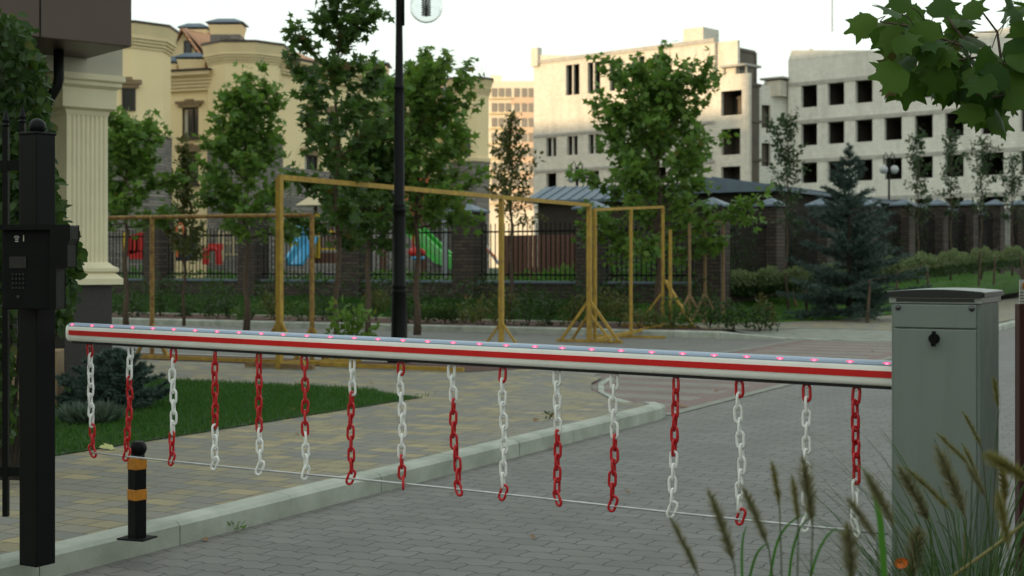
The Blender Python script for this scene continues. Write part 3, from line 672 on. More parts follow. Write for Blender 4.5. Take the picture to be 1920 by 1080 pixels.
b = MB(); p = cab(CW/2, -0.004, 1.3245); b.box(p, (CW-0.022, 0.014, 0.080), crz); up = b.build('upper_panel', M['cabinet'], gate, False, 0.003)
for x in (0.026, CW-0.026):
    b = MB(); p = cab(x, -0.011, 1.353); b.lathe((0,0,0), [(0.0095,0),(0.0095,0.004),(0.006,0.007)], 14); q = Matrix.Rotation(crz, 4, 'Z') @ Matrix.Rotation(R(90), 4, 'X')
    b.v = [tuple(q @ Vector(v)+p) for v in b.v]; b.build('bolt', M['screw'], up, True)
b = MB(); p = cab(CW/2, CDp/2, 1.379); b.box(p, (CW+0.012, CDp+0.012, 0.022), crz); band = b.build('lamp_band', plain('clear_band', (0.30, 0.33, 0.31), 0.2, 0, 0.2, 30, 0.2), gate, False, 0.002)
b = MB()
for i in range(58):
    p = cab(0.022+i*(CW-0.044)/57, -0.0075, 1.379); b.box(p, (0.0016, 0.004, 0.010), crz)
b.box(cab(CW/2, -0.0065, 1.3792), (CW-0.036, 0.0012, 0.012), crz); b.build('reflector', plain('smoked_lens', (0.05, 0.06, 0.055), 0.25), band)
b = MB(); nseg = 10                                                      # domed lid
for i in range(nseg+1):
    x = -0.012+(CW+0.024)*i/nseg; ar = 0.008*(1-((i-nseg/2)/(nseg/2))**2)
    for y in (-0.014, CDp+0.014):
        for z in (1.391, 1.409+ar): b.v.append(tuple(cab(x, y, z)))
for i in range(nseg):
    o = i*4; n_ = o+4
    b.f += [(o+1, n_+1, n_+3, o+3), (o, o+2, n_+2, n_), (o, n_, n_+1, o+1), (o+2, o+3, n_+3, n_+2)]
b.f += [(0,1,3,2), (nseg*4, nseg*4+2, nseg*4+3, nseg*4+1)]
lid = b.build('lid', M['lid'], gate, False, 0.003); lid.data.materials.append(M['lidedge'])
for p_ in lid.data.polygons:
    if abs(p_.normal.z) < 0.5: p_.material_index = 1
b = MB(); b.box(cab(CW/2, -0.0155, 1.3975), (CW+0.020, 0.004, 0.015), crz); b.box(cab(CW+0.0135, CDp/2, 1.3975), (0.004, CDp+0.02, 0.015), crz); b.build('lid_rim', M['lidedge'], gate)
b = MB(); b.box((cc.x, cc.y, 0.05), (CW+0.1, CDp+0.1, 0.06), crz); b.build('base_plate', M['blackm'], gate)
# boom: rounded box section lofted along the line
hb = 0.044
prof = []                                          # (off, dz)
for a_ in range(0, 360, 20):
    cs, sn = math.cos(R(a_)), math.sin(R(a_)); e = 0.55
    prof.append((0.032*abs(cs)**e*(1 if cs > 0 else -1), hb*abs(sn)**e*(1 if sn > 0 else -1)))
ks = [K0, K0+0.004, K0+0.012, K0+0.03]+[K0+0.03+(K1-K0-0.03)*i/12 for i in range(1, 13)]
b = MB(); n = len(prof)
for i, k in enumerate(ks):
    s_ = (0.72, 0.88, 0.97, 1.0)[i] if i < 4 else 1.0
    for o_, dz in prof: b.v.append(tuple(boom_p(k, dz*s_, o_*s_)))
for i in range(len(ks)-1):
    for j in range(n): b.f.append((i*n+j, i*n+(j+1) % n, (i+1)*n+(j+1) % n, (i+1)*n+j))
b.f += [tuple(range(n)), tuple(range(len(ks)*n-1, (len(ks)-1)*n-1, -1))]
boom = b.build('boom', M['boomwhite'], gate, True)
def boom_strip(name, mt, cs, ka, kb, thick=0.0015):
    """sheet following the boom's side between the given (off, dz) points"""
    b = MB(); m = len(cs)
    for k in (ka, kb):
        for o_, dz in cs: b.v.append(tuple(boom_p(k, dz, o_)))
        for o_, dz in cs: b.v.append(tuple(boom_p(k, dz*0.98, o_-thick*2)))
    n2 = 2*m
    for j in range(m-1): b.f += [(j, j+1, n2+j+1, n2+j)]
    b.f += [(0, n2, n2+m, m), (m-1, 2*m-1, n2+2*m-1, n2+m-1), (0, m, m+1, 1)]
    b.f += [tuple(list(range(m))+list(range(2*m-1, m-1, -1)))]
    return b.build(name, mt, boom)
def side_off(dz): return 0.032*(max(0.0, 1-(abs(dz)/hb)**(2/0.55)))**(0.55/2)
zs = [-0.012, -0.006, 0, 0.006, 0.012]
boom_strip('red_stripe', M['boomred'], [(side_off(z)+0.0025, z+0.001) for z in zs], K0+0.03, K1-0.02)
b = MB()
for k in (K0+0.02, K1-0.02):
    for o_, dz in ((-0.022, 0.036), (0.0285, 0.030), (0.0290, 0.036), (0.024, 0.0435), (0.012, 0.0485), (-0.016, 0.0485)): b.v.append(tuple(boom_p(k, dz, o_)))
b.f = [(i, (i+1) % 6, 6+(i+1) % 6, 6+i) for i in range(6)]+[tuple(range(5, -1, -1)), tuple(range(6, 12))]
b.build('led_strip', M['ledstrip'], boom, False)
leds = [143,180,217,256,294,333,373,414,455,497,538,582,626,671,715,762,808,856,905,955,1009,1060,1115,1170,1227,1285,1344,1405,1467,1531,1598,1667]
for px in leds:
    k = bk_at(px); p = boom_p(k, 0.040, 0.026)
    b = MB(); b.sphere((0,0,0), 1, 12, 8, (0.007, 0.0035, 0.0035)); q = Matrix.Rotation(math.atan2(BD.y, BD.x), 4, 'Z'); b.v = [tuple(q @ Vector(v)+p) for v in b.v]
    l = b.build('led_light', M['led'], boom, True)
    b = MB(); b.sphere((0,0,0), 1, 12, 8, (0.017, 0.0030, 0.0055)); b.v = [tuple(q @ Vector(v)+p+Vector((0,0.0012,0))) for v in b.v]
    for m_ in (b,):
        l.data.materials.append(M['ledglow'])
        me = l.data; bm_v = len(me.vertices)
    import bmesh
    bmm = bmesh.new(); bmm.from_mesh(l.data); o0 = ORI[boom.name]
    nv = [bmm.verts.new(Vector(v)-o0) for v in b.v]
    for f_ in b.f:
        fc = bmm.faces.new([nv[i] for i in f_]); fc.material_index = 1; fc.smooth = True
    bmm.to_mesh(l.data); bmm.free()
b = MB()
for k in (K0+0.035, K1-0.02):
    for o_, dz in ((-0.014, -0.040), (0.020, -0.040), (0.018, -0.053), (-0.012, -0.053)): b.v.append(tuple(boom_p(k, dz, o_)))
b.f = [(0,1,5,4),(1,2,6,5),(2,3,7,6),(3,0,4,7),(3,2,1,0),(4,5,6,7)]
b.build('rubber_edge', M['rubber'], boom)

# hanging plastic chains
def link_mesh(name, mt):
    pts = []; w, L = 0.0125, 0.0215
    for a_ in range(0, 181, 30): pts.append((w*math.cos(R(a_)), 0, L-w*0.55+w*math.sin(R(a_))*1.05))
    for a_ in range(180, 361, 30): pts.append((w*math.cos(R(a_)), 0, -L+w*0.55+w*math.sin(R(a_))*1.05))
    b = MB(); b.tube(pts, 0.0054, 10, closed=True)
    me = bpy.data.meshes.new(name); me.from_pydata(b.v, [], b.f); me.materials.append(mt); me.polygons.foreach_set('use_smooth', [True]*len(me.polygons)); me.update(); return me
LM = {'r': link_mesh('red_link', M['red']), 'w': link_mesh('white_link', M['white'])}
chains = [  # top px, bottom px, pattern from the top, label
 (168, 173, 'rwwwwwwwrrr', 'leftmost hanging chain, white with a red top link and red bottom links'),
 (245, 238, 'wwwrrrrrrrr', 'second chain from the boom tip, short white top, long red part over the bollard'),
 (325, 323, 'rwwwwwwwrrr', 'third chain from the boom tip, white between a red top link and red end'),
 (403, 403, 'rrrrrrrwwww', 'fourth chain from the boom tip, red above white over the lawn'),
 (485, 487, 'rrrrrrrwwww', 'fifth chain from the boom tip, red above white, over the lawn edge'),
 (571, 573, 'rrrrrrrwwww', 'sixth chain from the boom tip, red above white below the timber frame foot'),
 (660, 657, 'wwwrrrrrrrr', 'seventh chain from the boom tip, white top links then red down to the rod'),
 (752, 755, 'rwwwwwwwwrrr', 'eighth chain from the boom tip, below the lamp post, white with both ends red'),
 (846, 858, 'wwwrrrrrrrr', 'ninth chain from the boom tip, white top and red lower part slanting to the right'),
 (943, 945, 'rwwwwwwwwwr', 'tenth chain from the boom tip, white with a single red link at each end'),
 (1045, 1045, 'wwwwwrrrrrr', 'eleventh chain from the boom tip, white upper half and red lower half'),
 (1152, 1150, 'wwwwwrrrrrr', 'twelfth chain from the boom tip, white over red, in front of the kerb corner'),
 (1268, 1260, 'rrrrrrwwwww', 'thirteenth chain from the boom tip, red upper half and white lower half'),
 (1386, 1390, 'rwwwwwwwwwr', 'third chain from the cabinet, white with one red link at each end'),
 (1512, 1512, 'rwwwwwwwwww', 'second chain from the cabinet, white with only the top link red'),
 (1605, 1605, 'rrrrrrrwwww', 'chain nearest the cabinet, long red part above white links behind the grass plumes')]
def rod_z(k): return 0.5695+(k-bk_at(168))/(bk_at(1650)-bk_at(168))*(0.536-0.5695)
crng = random.Random(5)
for px, pb, pat, lab in chains:
    kt, kb = bk_at(px), bk_at(pb); zt = boom_z(kt)-0.053; top = BP+BD*kt+Vector((0,0,zt)); bot = BP+BD*kb+Vector((0,0,rod_z(kb)))
    t = thing('hanging_chain', top, lab, 'chain', 'red and white plastic chains hanging from the boom')
    h = MB(); ring = [top+Vector((0.007*math.cos(a)*BD.x, 0.007*math.cos(a)*BD.y, -0.006+0.008*math.sin(a))) for a in [i*math.pi/6 for i in range(12)]]
    h.tube(ring, 0.0016, 6, closed=True); h.tube([top+Vector((0,0,0.006)), top], 0.003, 6); h.build('hook', M['metal'], t, True)
    n = len(pat); st, en = top+Vector((0,0,-0.030)), bot+Vector((0,0,0.008)); base = crng.uniform(-0.5, 0.5)
    tw = crng.uniform(-0.06, 0.06); sw = crng.uniform(-.006, .006)
    step = (en-st)/(n-1); scl = step.length/0.0435
    for i, ch in enumerate(pat):
        p = st.lerp(en, i/(n-1)); p += BD*(sw*math.sin(i*0.9))+BD*crng.uniform(-.0015, .0015)
        l = bpy.data.objects.new('link', LM[ch]); scene.collection.objects.link(l); l.parent = t; l.location = p-top
        ang = math.atan2(BD.y, BD.x)+base+tw*i+(math.pi/2 if i % 2 else 0)+crng.uniform(-.18, .18)
        l.rotation_euler = (crng.uniform(-.06, .06), crng.uniform(-.06, .06)+(crng.choice((-.4, .35)) if i == n-1 else 0), ang); l.scale = (1.06, 1.06, scl*1.02)
b = MB(); k0r, k1r = bk_at(166), bk_at(1665)
pts = [BP+BD*(k0r+(k1r-k0r)*i/16)+Vector((0, 0, rod_z(k0r+(k1r-k0r)*i/16)-0.003*math.sin(math.pi*i/16*3))) for i in range(17)]
b.tube(pts, 0.0048, 8); 
rod = b.build('bottom_rod', M['rod'], None, True); tag(rod, 'thin grey metal rod threaded through the lower ends of the hanging chains', 'rod')

# bollard
bp = GP(257, 1010, 0.13); t = thing('bollard', bp, 'short black square bollard with two orange reflective bands at the kerb', 'bollard')
rz = R(-38); H_ = 0.405
b = MB(); b.box(bp+Vector((0,0,H_/2)), (0.066, 0.066, H_), rz); b.build('post', M['black'], t, False, 0.004)
b = MB(); b.bbox(bp+Vector((0,0,0.004)), (0.155, 0.13, 0.008), R(-20), 0.003); b.build('base_plate', M['blackm'], t)
for z0, z1 in ((0.348, 0.407), (0.195, 0.249)):
    b = MB(); b.box(bp+Vector((0,0,(z0+z1)/2)), (0.070, 0.070, z1-z0), rz); b.build('reflective_band', M['orange_reflect'], t, False, 0.003)
b = MB(); hc = bp+Vector((0.004, 0, 0.452))
b.sphere(hc, 0.044, 24, 16, (1.0, 1.0, 0.98)); b.v = [(v[0], v[1], min(v[2], hc.z+0.036)) for v in b.v]
b.tube([hc-Vector((0,0,0.052)), hc-Vector((0,0,0.03))], 0.034, 16)
b.build('head', M['black'], t, True)
# ------------------------------------------------------------------ left: gate post, intercom, iron fence
def pz(py, Y): return EYE-(py-HY)/F*Y
gp = GP(70, 1058, 0.13); gy = gp.y
t = thing('gate_post', gp, 'thick black square steel gate post with a ball on top at the left edge', 'gate post')
zt = pz(253, gy)
b = MB(); b.box((gp.x, gp.y, (0.13+zt)/2), (0.112, 0.112, zt-0.13), R(-30)); b.build('post', M['black'], t, False, 0.004)
b = MB(); b.box((gp.x, gp.y, zt+0.004), (0.12, 0.12, 0.012), R(-30)); b.build('cap', M['black'], t, False, 0.003)
b = MB(); b.sphere((gp.x, gp.y, pz(238, gy)), 0.039, 24, 16); b.tube([(gp.x, gp.y, zt), (gp.x, gp.y, zt+0.03)], 0.02, 12); b.build('ball_finial', M['black'], t, True)
# intercom box in front of the post
iy = gy-0.12; ix = lambda px: (px-CX)/F*iy
t = thing('intercom', (ix(62), iy, pz(500, iy)), 'black door intercom with hood, keypad and white ring symbol mounted on the gate post', 'intercom')
irz = R(-14)
def ibox(x0, x1, y0, y1, dy, dep):
    c = ((ix(x0)+ix(x1))/2, iy+dy, (pz(y0, iy)+pz(y1, iy))/2); return c, (ix(x1)-ix(x0), dep, pz(y0, iy)-pz(y1, iy))
b = MB(); b.box(*ibox(8, 106, 426, 580, 0.02, 0.10)); b.build('housing', M['blackm'], t, False, 0.006)
b = MB()
poly = [(ix(4), pz(423, iy)), (ix(138), pz(423, iy)), (ix(138), pz(448, iy)), (ix(133), pz(460, iy)), (ix(133), pz(501, iy)), (ix(112), pz(501, iy)), (ix(112), pz(578, iy)), (ix(103), pz(578, iy)), (ix(103), pz(430, iy)), (ix(4), pz(430, iy))]
n = len(poly)
for y in (iy-0.06, iy+0.075): b.v += [(x, y, z) for x, z in poly]
b.f = [(i, (i+1) % n, n+(i+1) % n, n+i) for i in range(n)]+[tuple(range(n)), tuple(range(2*n-1, n-1, -1))]
b.build('hood', M['black'], t, False, 0.003)
def ic(px, py, dy=-0.0335): return Vector((ix(px), iy+dy, pz(py, iy)))
b = MB(); c = ic(36, 448); 
def arc(mb, c, r, a0, a1, w):
    k = 10; pts = [(c.x+r*math.cos(R(a0+(a1-a0)*i/k)), c.y, c.z+r*math.sin(R(a0+(a1-a0)*i/k))) for i in range(k+1)]; mb.tube(pts, w, 5)
arc(b, c, 0.0125, 25, 85, 0.0017); arc(b, c, 0.0125, 95, 155, 0.0017); arc(b, c, 0.0125, 235, 305, 0.0020)
arc(b, c, 0.0062, 0, 360, 0.0011); b.tube([c+Vector((0.002,0,-0.003)), c+Vector((-0.001,0,0.003))], 0.0012, 5)
b.build('symbol', plain('symbol_white', (0.62, 0.62, 0.58), 0.5), t)
b = MB(); b.box(ic(49, 447), (0.0035, 0.002, 0.028)); b.build('indicator', plain('indicator_cream', (0.55, 0.52, 0.38), 0.5), t)
b = MB(); b.box(ic(38, 492), (0.075, 0.004, 0.052)); b.build('screen', plain('screen_dark', (0.010, 0.011, 0.012), 0.3), t)
for r_ in range(4):
    for c_ in range(4):
        b = MB(); b.box(ic(29+c_*6.5, 514+r_*8.5), (0.008, 0.006, 0.008)); b.build('key', plain('key_grey', (0.014, 0.015, 0.015), 0.4) if r_+c_ == 0 else M.setdefault('key', plain('key_grey', (0.014, 0.015, 0.015), 0.4)), t)
b = MB(); b.tube([ic(39, 556), ic(39, 556)+Vector((0,-0.004,0))], 0.008, 14); b.build('key_reader', M.setdefault('key', M['blackm']), t)
# pickets to the left
t = thing('iron_fence', (-2.42, 6.75, 0.2), 'black iron picket fence with spear tips left of the gate post', 'fence')
fy = 6.72
for px, ytop, ybot in ((11, 212, 968), (42, 205, 760), (-22, 215, 975), (-55, 215, 980)):
    y = fy + (42-px)*0.0; x = (px-CX)/F*y; b = MB()
    b.box((x, y, (pz(ytop+26, y)+pz(ybot, y))/2), (0.026, 0.026, pz(ytop+26, y)-pz(ybot, y)), 0)
    b.lathe((x, y, pz(ytop+26, y)), [(0.013, 0), (0.019, 0.008), (0.013, 0.018), (0.017, 0.03), (0.0015, 0.085)], 10)
    b.build('picket', M['black'], t)
for py in (310, 884, 520):
    b = MB(); b.bar(((-70-CX)/F*fy, fy+0.005, pz(py, fy)), ((45-CX)/F*fy, fy+0.005, pz(py, fy)), 0.03, 0.045); b.build('rail', M['black'], t)

# ------------------------------------------------------------------ entrance canopy with its column
ca = R(39.3); cd = Vector((math.cos(ca), math.sin(ca), 0)); cn = Vector((math.sin(ca), -math.cos(ca), 0))   # along the face, towards camera
CYc = 16.0; corner_p = W(125, 497, CYc)
def colm(w): return Vector((corner_p.x, corner_p.y, 0))+cd*0.2425-cn*0.2425
cen = colm(0); ent = thing('entrance_canopy', (cen.x, cen.y, 0.13), 'entrance canopy with brown fascia on a cream fluted column behind the gate post', 'entrance canopy')
zc = lambda py: pz(py, CYc)
sh = MB(); S = 0.485                                # shaft with flutes cut on every face
z0, z1 = zc(497), zc(206)
out = []
for side in range(4):
    nf = 8
    for i in range(nf):
        a0 = -S/2+0.03+(S-0.06)*i/nf; w_ = (S-0.06)/nf
        if i == 0: out.append((side, -S/2, 0))
        out += [(side, a0+0.010, 0), (side, a0+0.018, 0.008), (side, a0+w_/2, 0.014), (side, a0+w_-0.018, 0.008), (side, a0+w_-0.010, 0)]
poly = []
for side, a_, d_ in out:
    y_ = -S/2+d_; q = Matrix.Rotation(side*math.pi/2+ca, 2); p = q @ Vector((a_, y_)); poly.append((cen.x+p.x, cen.y+p.y))
sh.prism(poly, z0, z1); sh.build('shaft', M['beige'], ent)
def mould(name, prof, mt, par=ent, cx_=None):
    """square moulding: list of (half width, z)"""
    mb = MB(); c_ = cx_ or cen
    for h_, z in prof:
        for sx, sy in ((-1,-1),(1,-1),(1,1),(-1,1)):
            p = Matrix.Rotation(ca, 2) @ Vector((sx*h_, sy*h_)); mb.v.append((c_.x+p.x, c_.y+p.y, z))
    for i in range(len(prof)-1):
        for k in range(4): mb.f.append((i*4+k, i*4+(k+1) % 4, (i+1)*4+(k+1) % 4, (i+1)*4+k))
    mb.f += [(3,2,1,0), tuple((len(prof)-1)*4+k for k in range(4))]
    return mb.build(name, mt, par)
h_ = S/2
mould('base', [(h_+0.13, zc(534)), (h_+0.13, zc(523)), (h_+0.09, zc(517)), (h_+0.06, zc(512)), (h_+0.095, zc(509)), (h_+0.095, zc(503)), (h_+0.04, zc(498)), (h_+0.01, zc(492))], M['beige'])
mould('plinth', [(h_+0.035, 0.1), (h_+0.035, zc(534.2))], M['granite'])
mould('capital', [(h_+0.005, zc(214)), (h_+0.02, zc(205)), (h_+0.075, zc(200)), (h_+0.075, zc(164)), (h_+0.12, zc(158)), (h_+0.12, zc(152)), (h_+0.15, zc(148)), (h_+0.15, zc(137)), (h_+0.06, zc(136)), (h_+0.06, zc(100))], M['beige'])
# beam running left over the column, canopy box above
b = MB(); bl = cen-cd*4.0; br_ = cen+cd*(h_+0.14)
mid = (bl+br_)/2; b.box((mid.x, mid.y, (zc(137)+zc(70))/2), ((br_-bl).length, 0.66, zc(70)-zc(137)), ca); b.build('beam', M['beigegrey'], ent)
cp = W(247, 88, 15.2); ang2 = R(40); fd = Vector((math.cos(ang2), math.sin(ang2), 0)); fn = Vector((-fd.y, fd.x, 0))
c_ = Vector((cp.x, cp.y, 0))-fd*3.5+fn*2.4
b = MB(); b.box((c_.x, c_.y, cp.z+0.75), (7.0, 4.8, 1.5), ang2); b.build('roof', M['brown'], ent, False, 0.01)
for off in (0.0, 2.0, 4.0):
    b = MB(); q = Vector((cp.x, cp.y, 0))-fd*(1.0+off)-fn*0.002; b.box((q.x, q.y, cp.z+0.75), (0.012, 0.012, 1.49), ang2); b.build('panel_joint', M['blackm'], ent)
b = MB(); dp = lambda px, py, y=15.4: W(px, py, y)
b.tube([dp(110, 74), dp(110, 150), dp(106, 163), dp(84, 200), dp(78, 214), dp(77, 480)], 0.055, 12); b.tube([dp(110, 78), dp(110, 86)], 0.065, 12); b.build('downpipe', M['black'], ent, True)
# dark wall of the entrance further left
b = MB(); q0 = W(-40, 497, 17.5); q1 = W(84, 497, 18.6); m_ = (q0+q1)/2; b.box((m_.x-1.2, m_.y, 2.0), (3.6, 0.3, 4.0), ca); b.build('wall', M['granite'], ent)
b = MB(); q = W(20, 665, 13.6); b.box((q.x-0.5, q.y, (0.13+pz(657, 13.6))/2), (1.9, 0.35, pz(657, 13.6)-0.13), R(8)); lw = b.build('low_wall', M['trim'], None, False, 0.01)
tag(lw, 'low grey concrete wall with a pale top behind the gate post', 'low wall')

# climbing vine on the left, in front of the column
vt = thing('climbing_vine', W(20, 900, 8.6), 'dark green climbing vine hanging behind the black gate post', 'vine')
nr = np.random.default_rng(11); P = []
prof = [(-60, 30, 34), (-60, 60, 70), (-60, 78, 110), (-60, 82, 160), (-60, 95, 210), (-60, 92, 260), (-60, 95, 300), (-60, 100, 340), (-60, 112, 380), (-60, 125, 420), (60, 148, 455), (60, 140, 500), (60, 138, 540), (60, 125, 580), (60, 105, 610)]
for _ in range(5200):
    i = nr.integers(0, len(prof)-1); u = nr.uniform(); x0 = prof[i][0]*(1-u)+prof[i+1][0]*u; x1 = prof[i][1]*(1-u)+prof[i+1][1]*u; y = prof[i][2]*(1-u)+prof[i+1][2]*u
    x = x0+(x1-x0)*nr.uniform(0, 1)**0.8 + nr.normal(0, 3); Y = 8.9+nr.uniform(-0.45, 0.45); P.append(tuple(W(x, y+nr.normal(0, 6), Y)))
for _ in range(900):
    Y = 8.9+nr.uniform(-0.3, 0.3); P.append(tuple(W(nr.uniform(-40, 26), nr.uniform(420, 830), Y)))
P = np.array(P); n = len(P); yd = nr.normal(0, 0.6, (n, 3)); yd[:, 2] -= 0.7; zd = nr.normal(0, 0.7, (n, 3))+np.array([0.1, -0.9, 0.4])
v, f = place(T_OVAL, P, yd, zd, 0.075*nr.uniform(0.6, 1.2, n), 1.15); np_mesh('foliage', v, f, M['leaf_vine'], vt)
b = MB()
for i in range(9):
    x = -40+i*17; b.tube([W(x*0.3+10, 900, 8.9), W(x+10, 620, 8.9), W(x+nr.uniform(-9, 9), 380, 8.95), W(x-10, 120, 8.95)], [0.014, 0.012, 0.009, 0.004], 5)
b.build('stem', M['barkdark'], vt)

# ------------------------------------------------------------------ street lamp with a glass globe
lp = Vector(((748.5-CX)/F*20, 20, 0.13)); t = thing('street_lamp', lp, 'tall black cast lamp post with clear glass globe in the middle of the picture', 'street lamp')
z = lambda py: pz(py, 20)-0.13
rr = lambda w: w/2/F*20
b = MB(); b.lathe(lp, [(0.17, 0), (0.17, 0.06), (0.14, 0.10), (rr(31), 0.16), (rr(30), z(590)), (rr(27), z(552)), (rr(29), z(549)), (rr(29), z(545)), (rr(26), z(542)), (rr(29), z(539)), (rr(29), z(535)), (rr(25), z(532)), (rr(24), z(410)), (rr(22), z(398)), (rr(26), z(396)), (rr(26), z(392)), (rr(22), z(389)), (rr(26), z(386)), (rr(20), z(382)), (rr(19), z(180)), (rr(17), z(168)), (rr(20), z(166)), (rr(20), z(162)), (rr(16), z(159)), (rr(13), z(60)), (rr(12), z(-90)), (rr(16), z(-94)), (rr(3), z(-108))], 20)
b.build('post', M['black'], t, True)
b = MB()
for sgn in (1,):
    q = lambda px, py: Vector(((748.5+sgn*(px-748.5)-CX)/F*20, 20, pz(py, 20)))
    b.tube([q(748, -60), q(764, -72), q(784, -68), q(797, -52), q(799, -30)], 0.018, 8); b.tube([q(756, 48), q(756, -40)], 0.020, 8); b.bar(q(750, 8), q(757, 8), 0.02); b.bar(q(750, -34), q(757, -34), 0.02)
b.build('arm', M['black'], t, True)
for sgn in (1,):
    q = lambda px, py: Vector(((748.5+sgn*(px-748.5)-CX)/F*20, 20, pz(py, 20)))
    c_ = q(799, 12); b = MB(); b.sphere(c_, 0.232, 32, 20); gl = b.build('glass_globe', M['glass'], t, True)
    b = MB(); b.sphere(c_, 0.228, 32, 20); b.f = [tuple(reversed(f_)) for f_ in b.f]; b.build('inner_surface', M['glass'], gl, True)
    b = MB(); b.tube([c_+Vector((0,0,0.22)), c_+Vector((0,0,-0.14))], 0.016, 8); 
    for i in range(7):
        zz = -0.12+i*0.035; rg = [c_+Vector((0.062*math.cos(a), 0.062*math.sin(a), zz)) for a in [k*math.pi/8 for k in range(16)]]; b.tube(rg, 0.008, 6, closed=True)
    b.build('lamp_coil', M['blackm'], t, True)
    b = MB(); b.lathe(c_+Vector((0,0,0.20)), [(0.10, 0), (0.12, 0.03), (0.06, 0.10), (0.02, 0.14)], 16); b.build('globe_cap', M['black'], t, True)

# ------------------------------------------------------------------ yellow timber frames
def post_base(px, a=None, b_=None, z=0.0):
    """where the sight line of px crosses the road line a=const or b=const"""
    r = (px-CX)/F
    if b_ is not None: a = (b_*UY*-1 + r*(-b_*UX))/(UX-r*UY)
    else: b_ = (r*a*UY-a*UX)/(UY+r*UX)
    return AB(a, b_, z)
frm = thing('timber_frame', post_base(525, b_=-11.4, z=0.13), 'tall yellow timber frame crossing the side road, nearest and highest of the frames', 'timber frame', 'yellow timber frames standing round the road junction')
def upright(par, p, ztop, w=0.055, mt='yellowwood', name='post'):
    b = MB(); b.bar(p, (p.x, p.y, ztop), w, w); return b.build(name, M[mt], par)
def braces(par, p, h, r, dirs, w=0.035, mt='yellowwood', z=0.0):
    for d in dirs:
        d = d.normalized(); b = MB(); b.bar((p.x+d.x*r, p.y+d.y*r, z+0.02), (p.x+d.x*0.02, p.y+d.y*0.02, p.z+h), w, w); b.build('brace', M[mt], par)
pA = post_base(524, b_=-11.4, z=0.13); pB = post_base(940, b_=-11.4, z=0.0); pC = post_base(1105, b_=-11.4, z=0.0)
zt = 2.66
upright(frm, pA, zt, 0.075); upright(frm, pB, zt, 0.075); upright(frm, pC, zt, 0.085)
b = MB(); b.bar(pA+Vector((0,0,zt-pA.z)), pC+Vector((0,0,zt-pC.z)), 0.06, 0.07); b.build('top_beam', M['yellowwood'], frm)
braces(frm, pA, 0.62, 0.42, [V, -V], z=0.14); braces(frm, pB, 0.50, 0.40, [-V, V, ], z=0); braces(frm, pC, 0.80, 0.62, [V, -V], 0.05); braces(frm, pC+Vector((0,0,0)), 0.55, 0.55, [V+U*0.5, -V-U*0.25], 0.04)
b = MB(); b.bar(pA+V*0.55+Vector((0,0,0.04)), pA-V*0.55+Vector((0,0,0.04)), 0.06, 0.06); b.build('foot', M['wood'], frm)
b = MB(); b.bar(pC+V*0.7+Vector((0,0,0.03)), pC-V*0.7+Vector((0,0,0.03)), 0.05, 0.05); b.build('foot', M['yellowwood'], frm)
# second, carried on beyond it
f2 = thing('timber_frame', pC+U*0.15, 'yellow timber frame continuing behind the tallest one, its foot bar climbing the far kerb', 'timber frame', 'yellow timber frames standing round the road junction')
pD = post_base(1183, b_=-11.35, z=0.0); pE = post_base(1243, b_=-11.35, z=0.15)
q0 = pC+U*0.18-V*0.04; q1 = pE+Vector((0,0,0))
upright(f2, q0, 2.60); upright(f2, pD, 2.66, 0.055); upright(f2, pE, 2.76, 0.055)
b = MB(); b.bar((q0.x, q0.y, 2.58), (pE.x, pE.y, 2.76), 0.05, 0.055); b.build('top_beam', M['yellowwood'], f2)
b = MB(); b.bar((q0.x, q0.y, 0.04), (pE.x, pE.y, 0.19), 0.06, 0.06); b.build('base_beam', M['yellowwood'], f2)
for p, z_ in ((pD, 0.03), (pE, 0.18)):
    b = MB(); b.bar(p+V*0.95+Vector((0,0,z_-p.z)), p-V*0.75+Vector((0,0,z_-p.z)), 0.05, 0.05); b.build('foot', M['yellowwood'], f2)
b = MB(); b.bar(pE-V*0.85*1.0+Vector((-0.15,0,0.03)), pE+Vector((0.05,0,1.02)), 0.10, 0.05); b.build('brace', M['yellowwood'], f2)
b = MB(); b.bar(pE+V*0.6+Vector((0,0,0.02)), pE+Vector((0.02,0,0.8)), 0.04, 0.04); b.build('brace', M['yellowwood'], f2)
# third, rusty one on the left
f3 = thing('timber_frame', AB(16.4, -13, 0.13), 'low rusty yellow pipe frame on the left between the column and the tall frame', 'timber frame', 'yellow timber frames standing round the road junction')
g0, g1, g2 = post_base(285, a=16.3, z=0.13), post_base(585, a=16.3, z=0.13), post_base(195, a=16.3, z=0.13)
for p, py in ((g0, 406), (g1, 403)):
    b = MB(); b.tube([p, (p.x, p.y, pz(py, p.y))], 0.034, 8); b.build('post', M['rustywood'], f3); braces(f3, p, 0.48, 0.30, [V, -V, U], 0.04, 'yellowwood', 0.13)
b = MB(); b.tube([Vector((g2.x-0.9, g2.y+.3, pz(409, g2.y))), Vector((g0.x, g0.y, pz(407, g0.y))), Vector((g1.x, g1.y, pz(403, g1.y)))], 0.03, 8); b.build('top_beam', M['rustywood'], f3)
b = MB(); b.bar(AB(15.75, -8.9, 0.17), AB(15.75, -11.1, 0.17), 0.05, 0.05); b.bar(AB(15.9, -11.1, 0.17), AB(15.9, -15.6, 0.17), 0.04, 0.05); b.bar(AB(15.45, -11.6, 0.17), AB(16.7, -11.1, 0.17), 0.06, 0.06); b.build('base_beam', M['yellowwood'], f3)
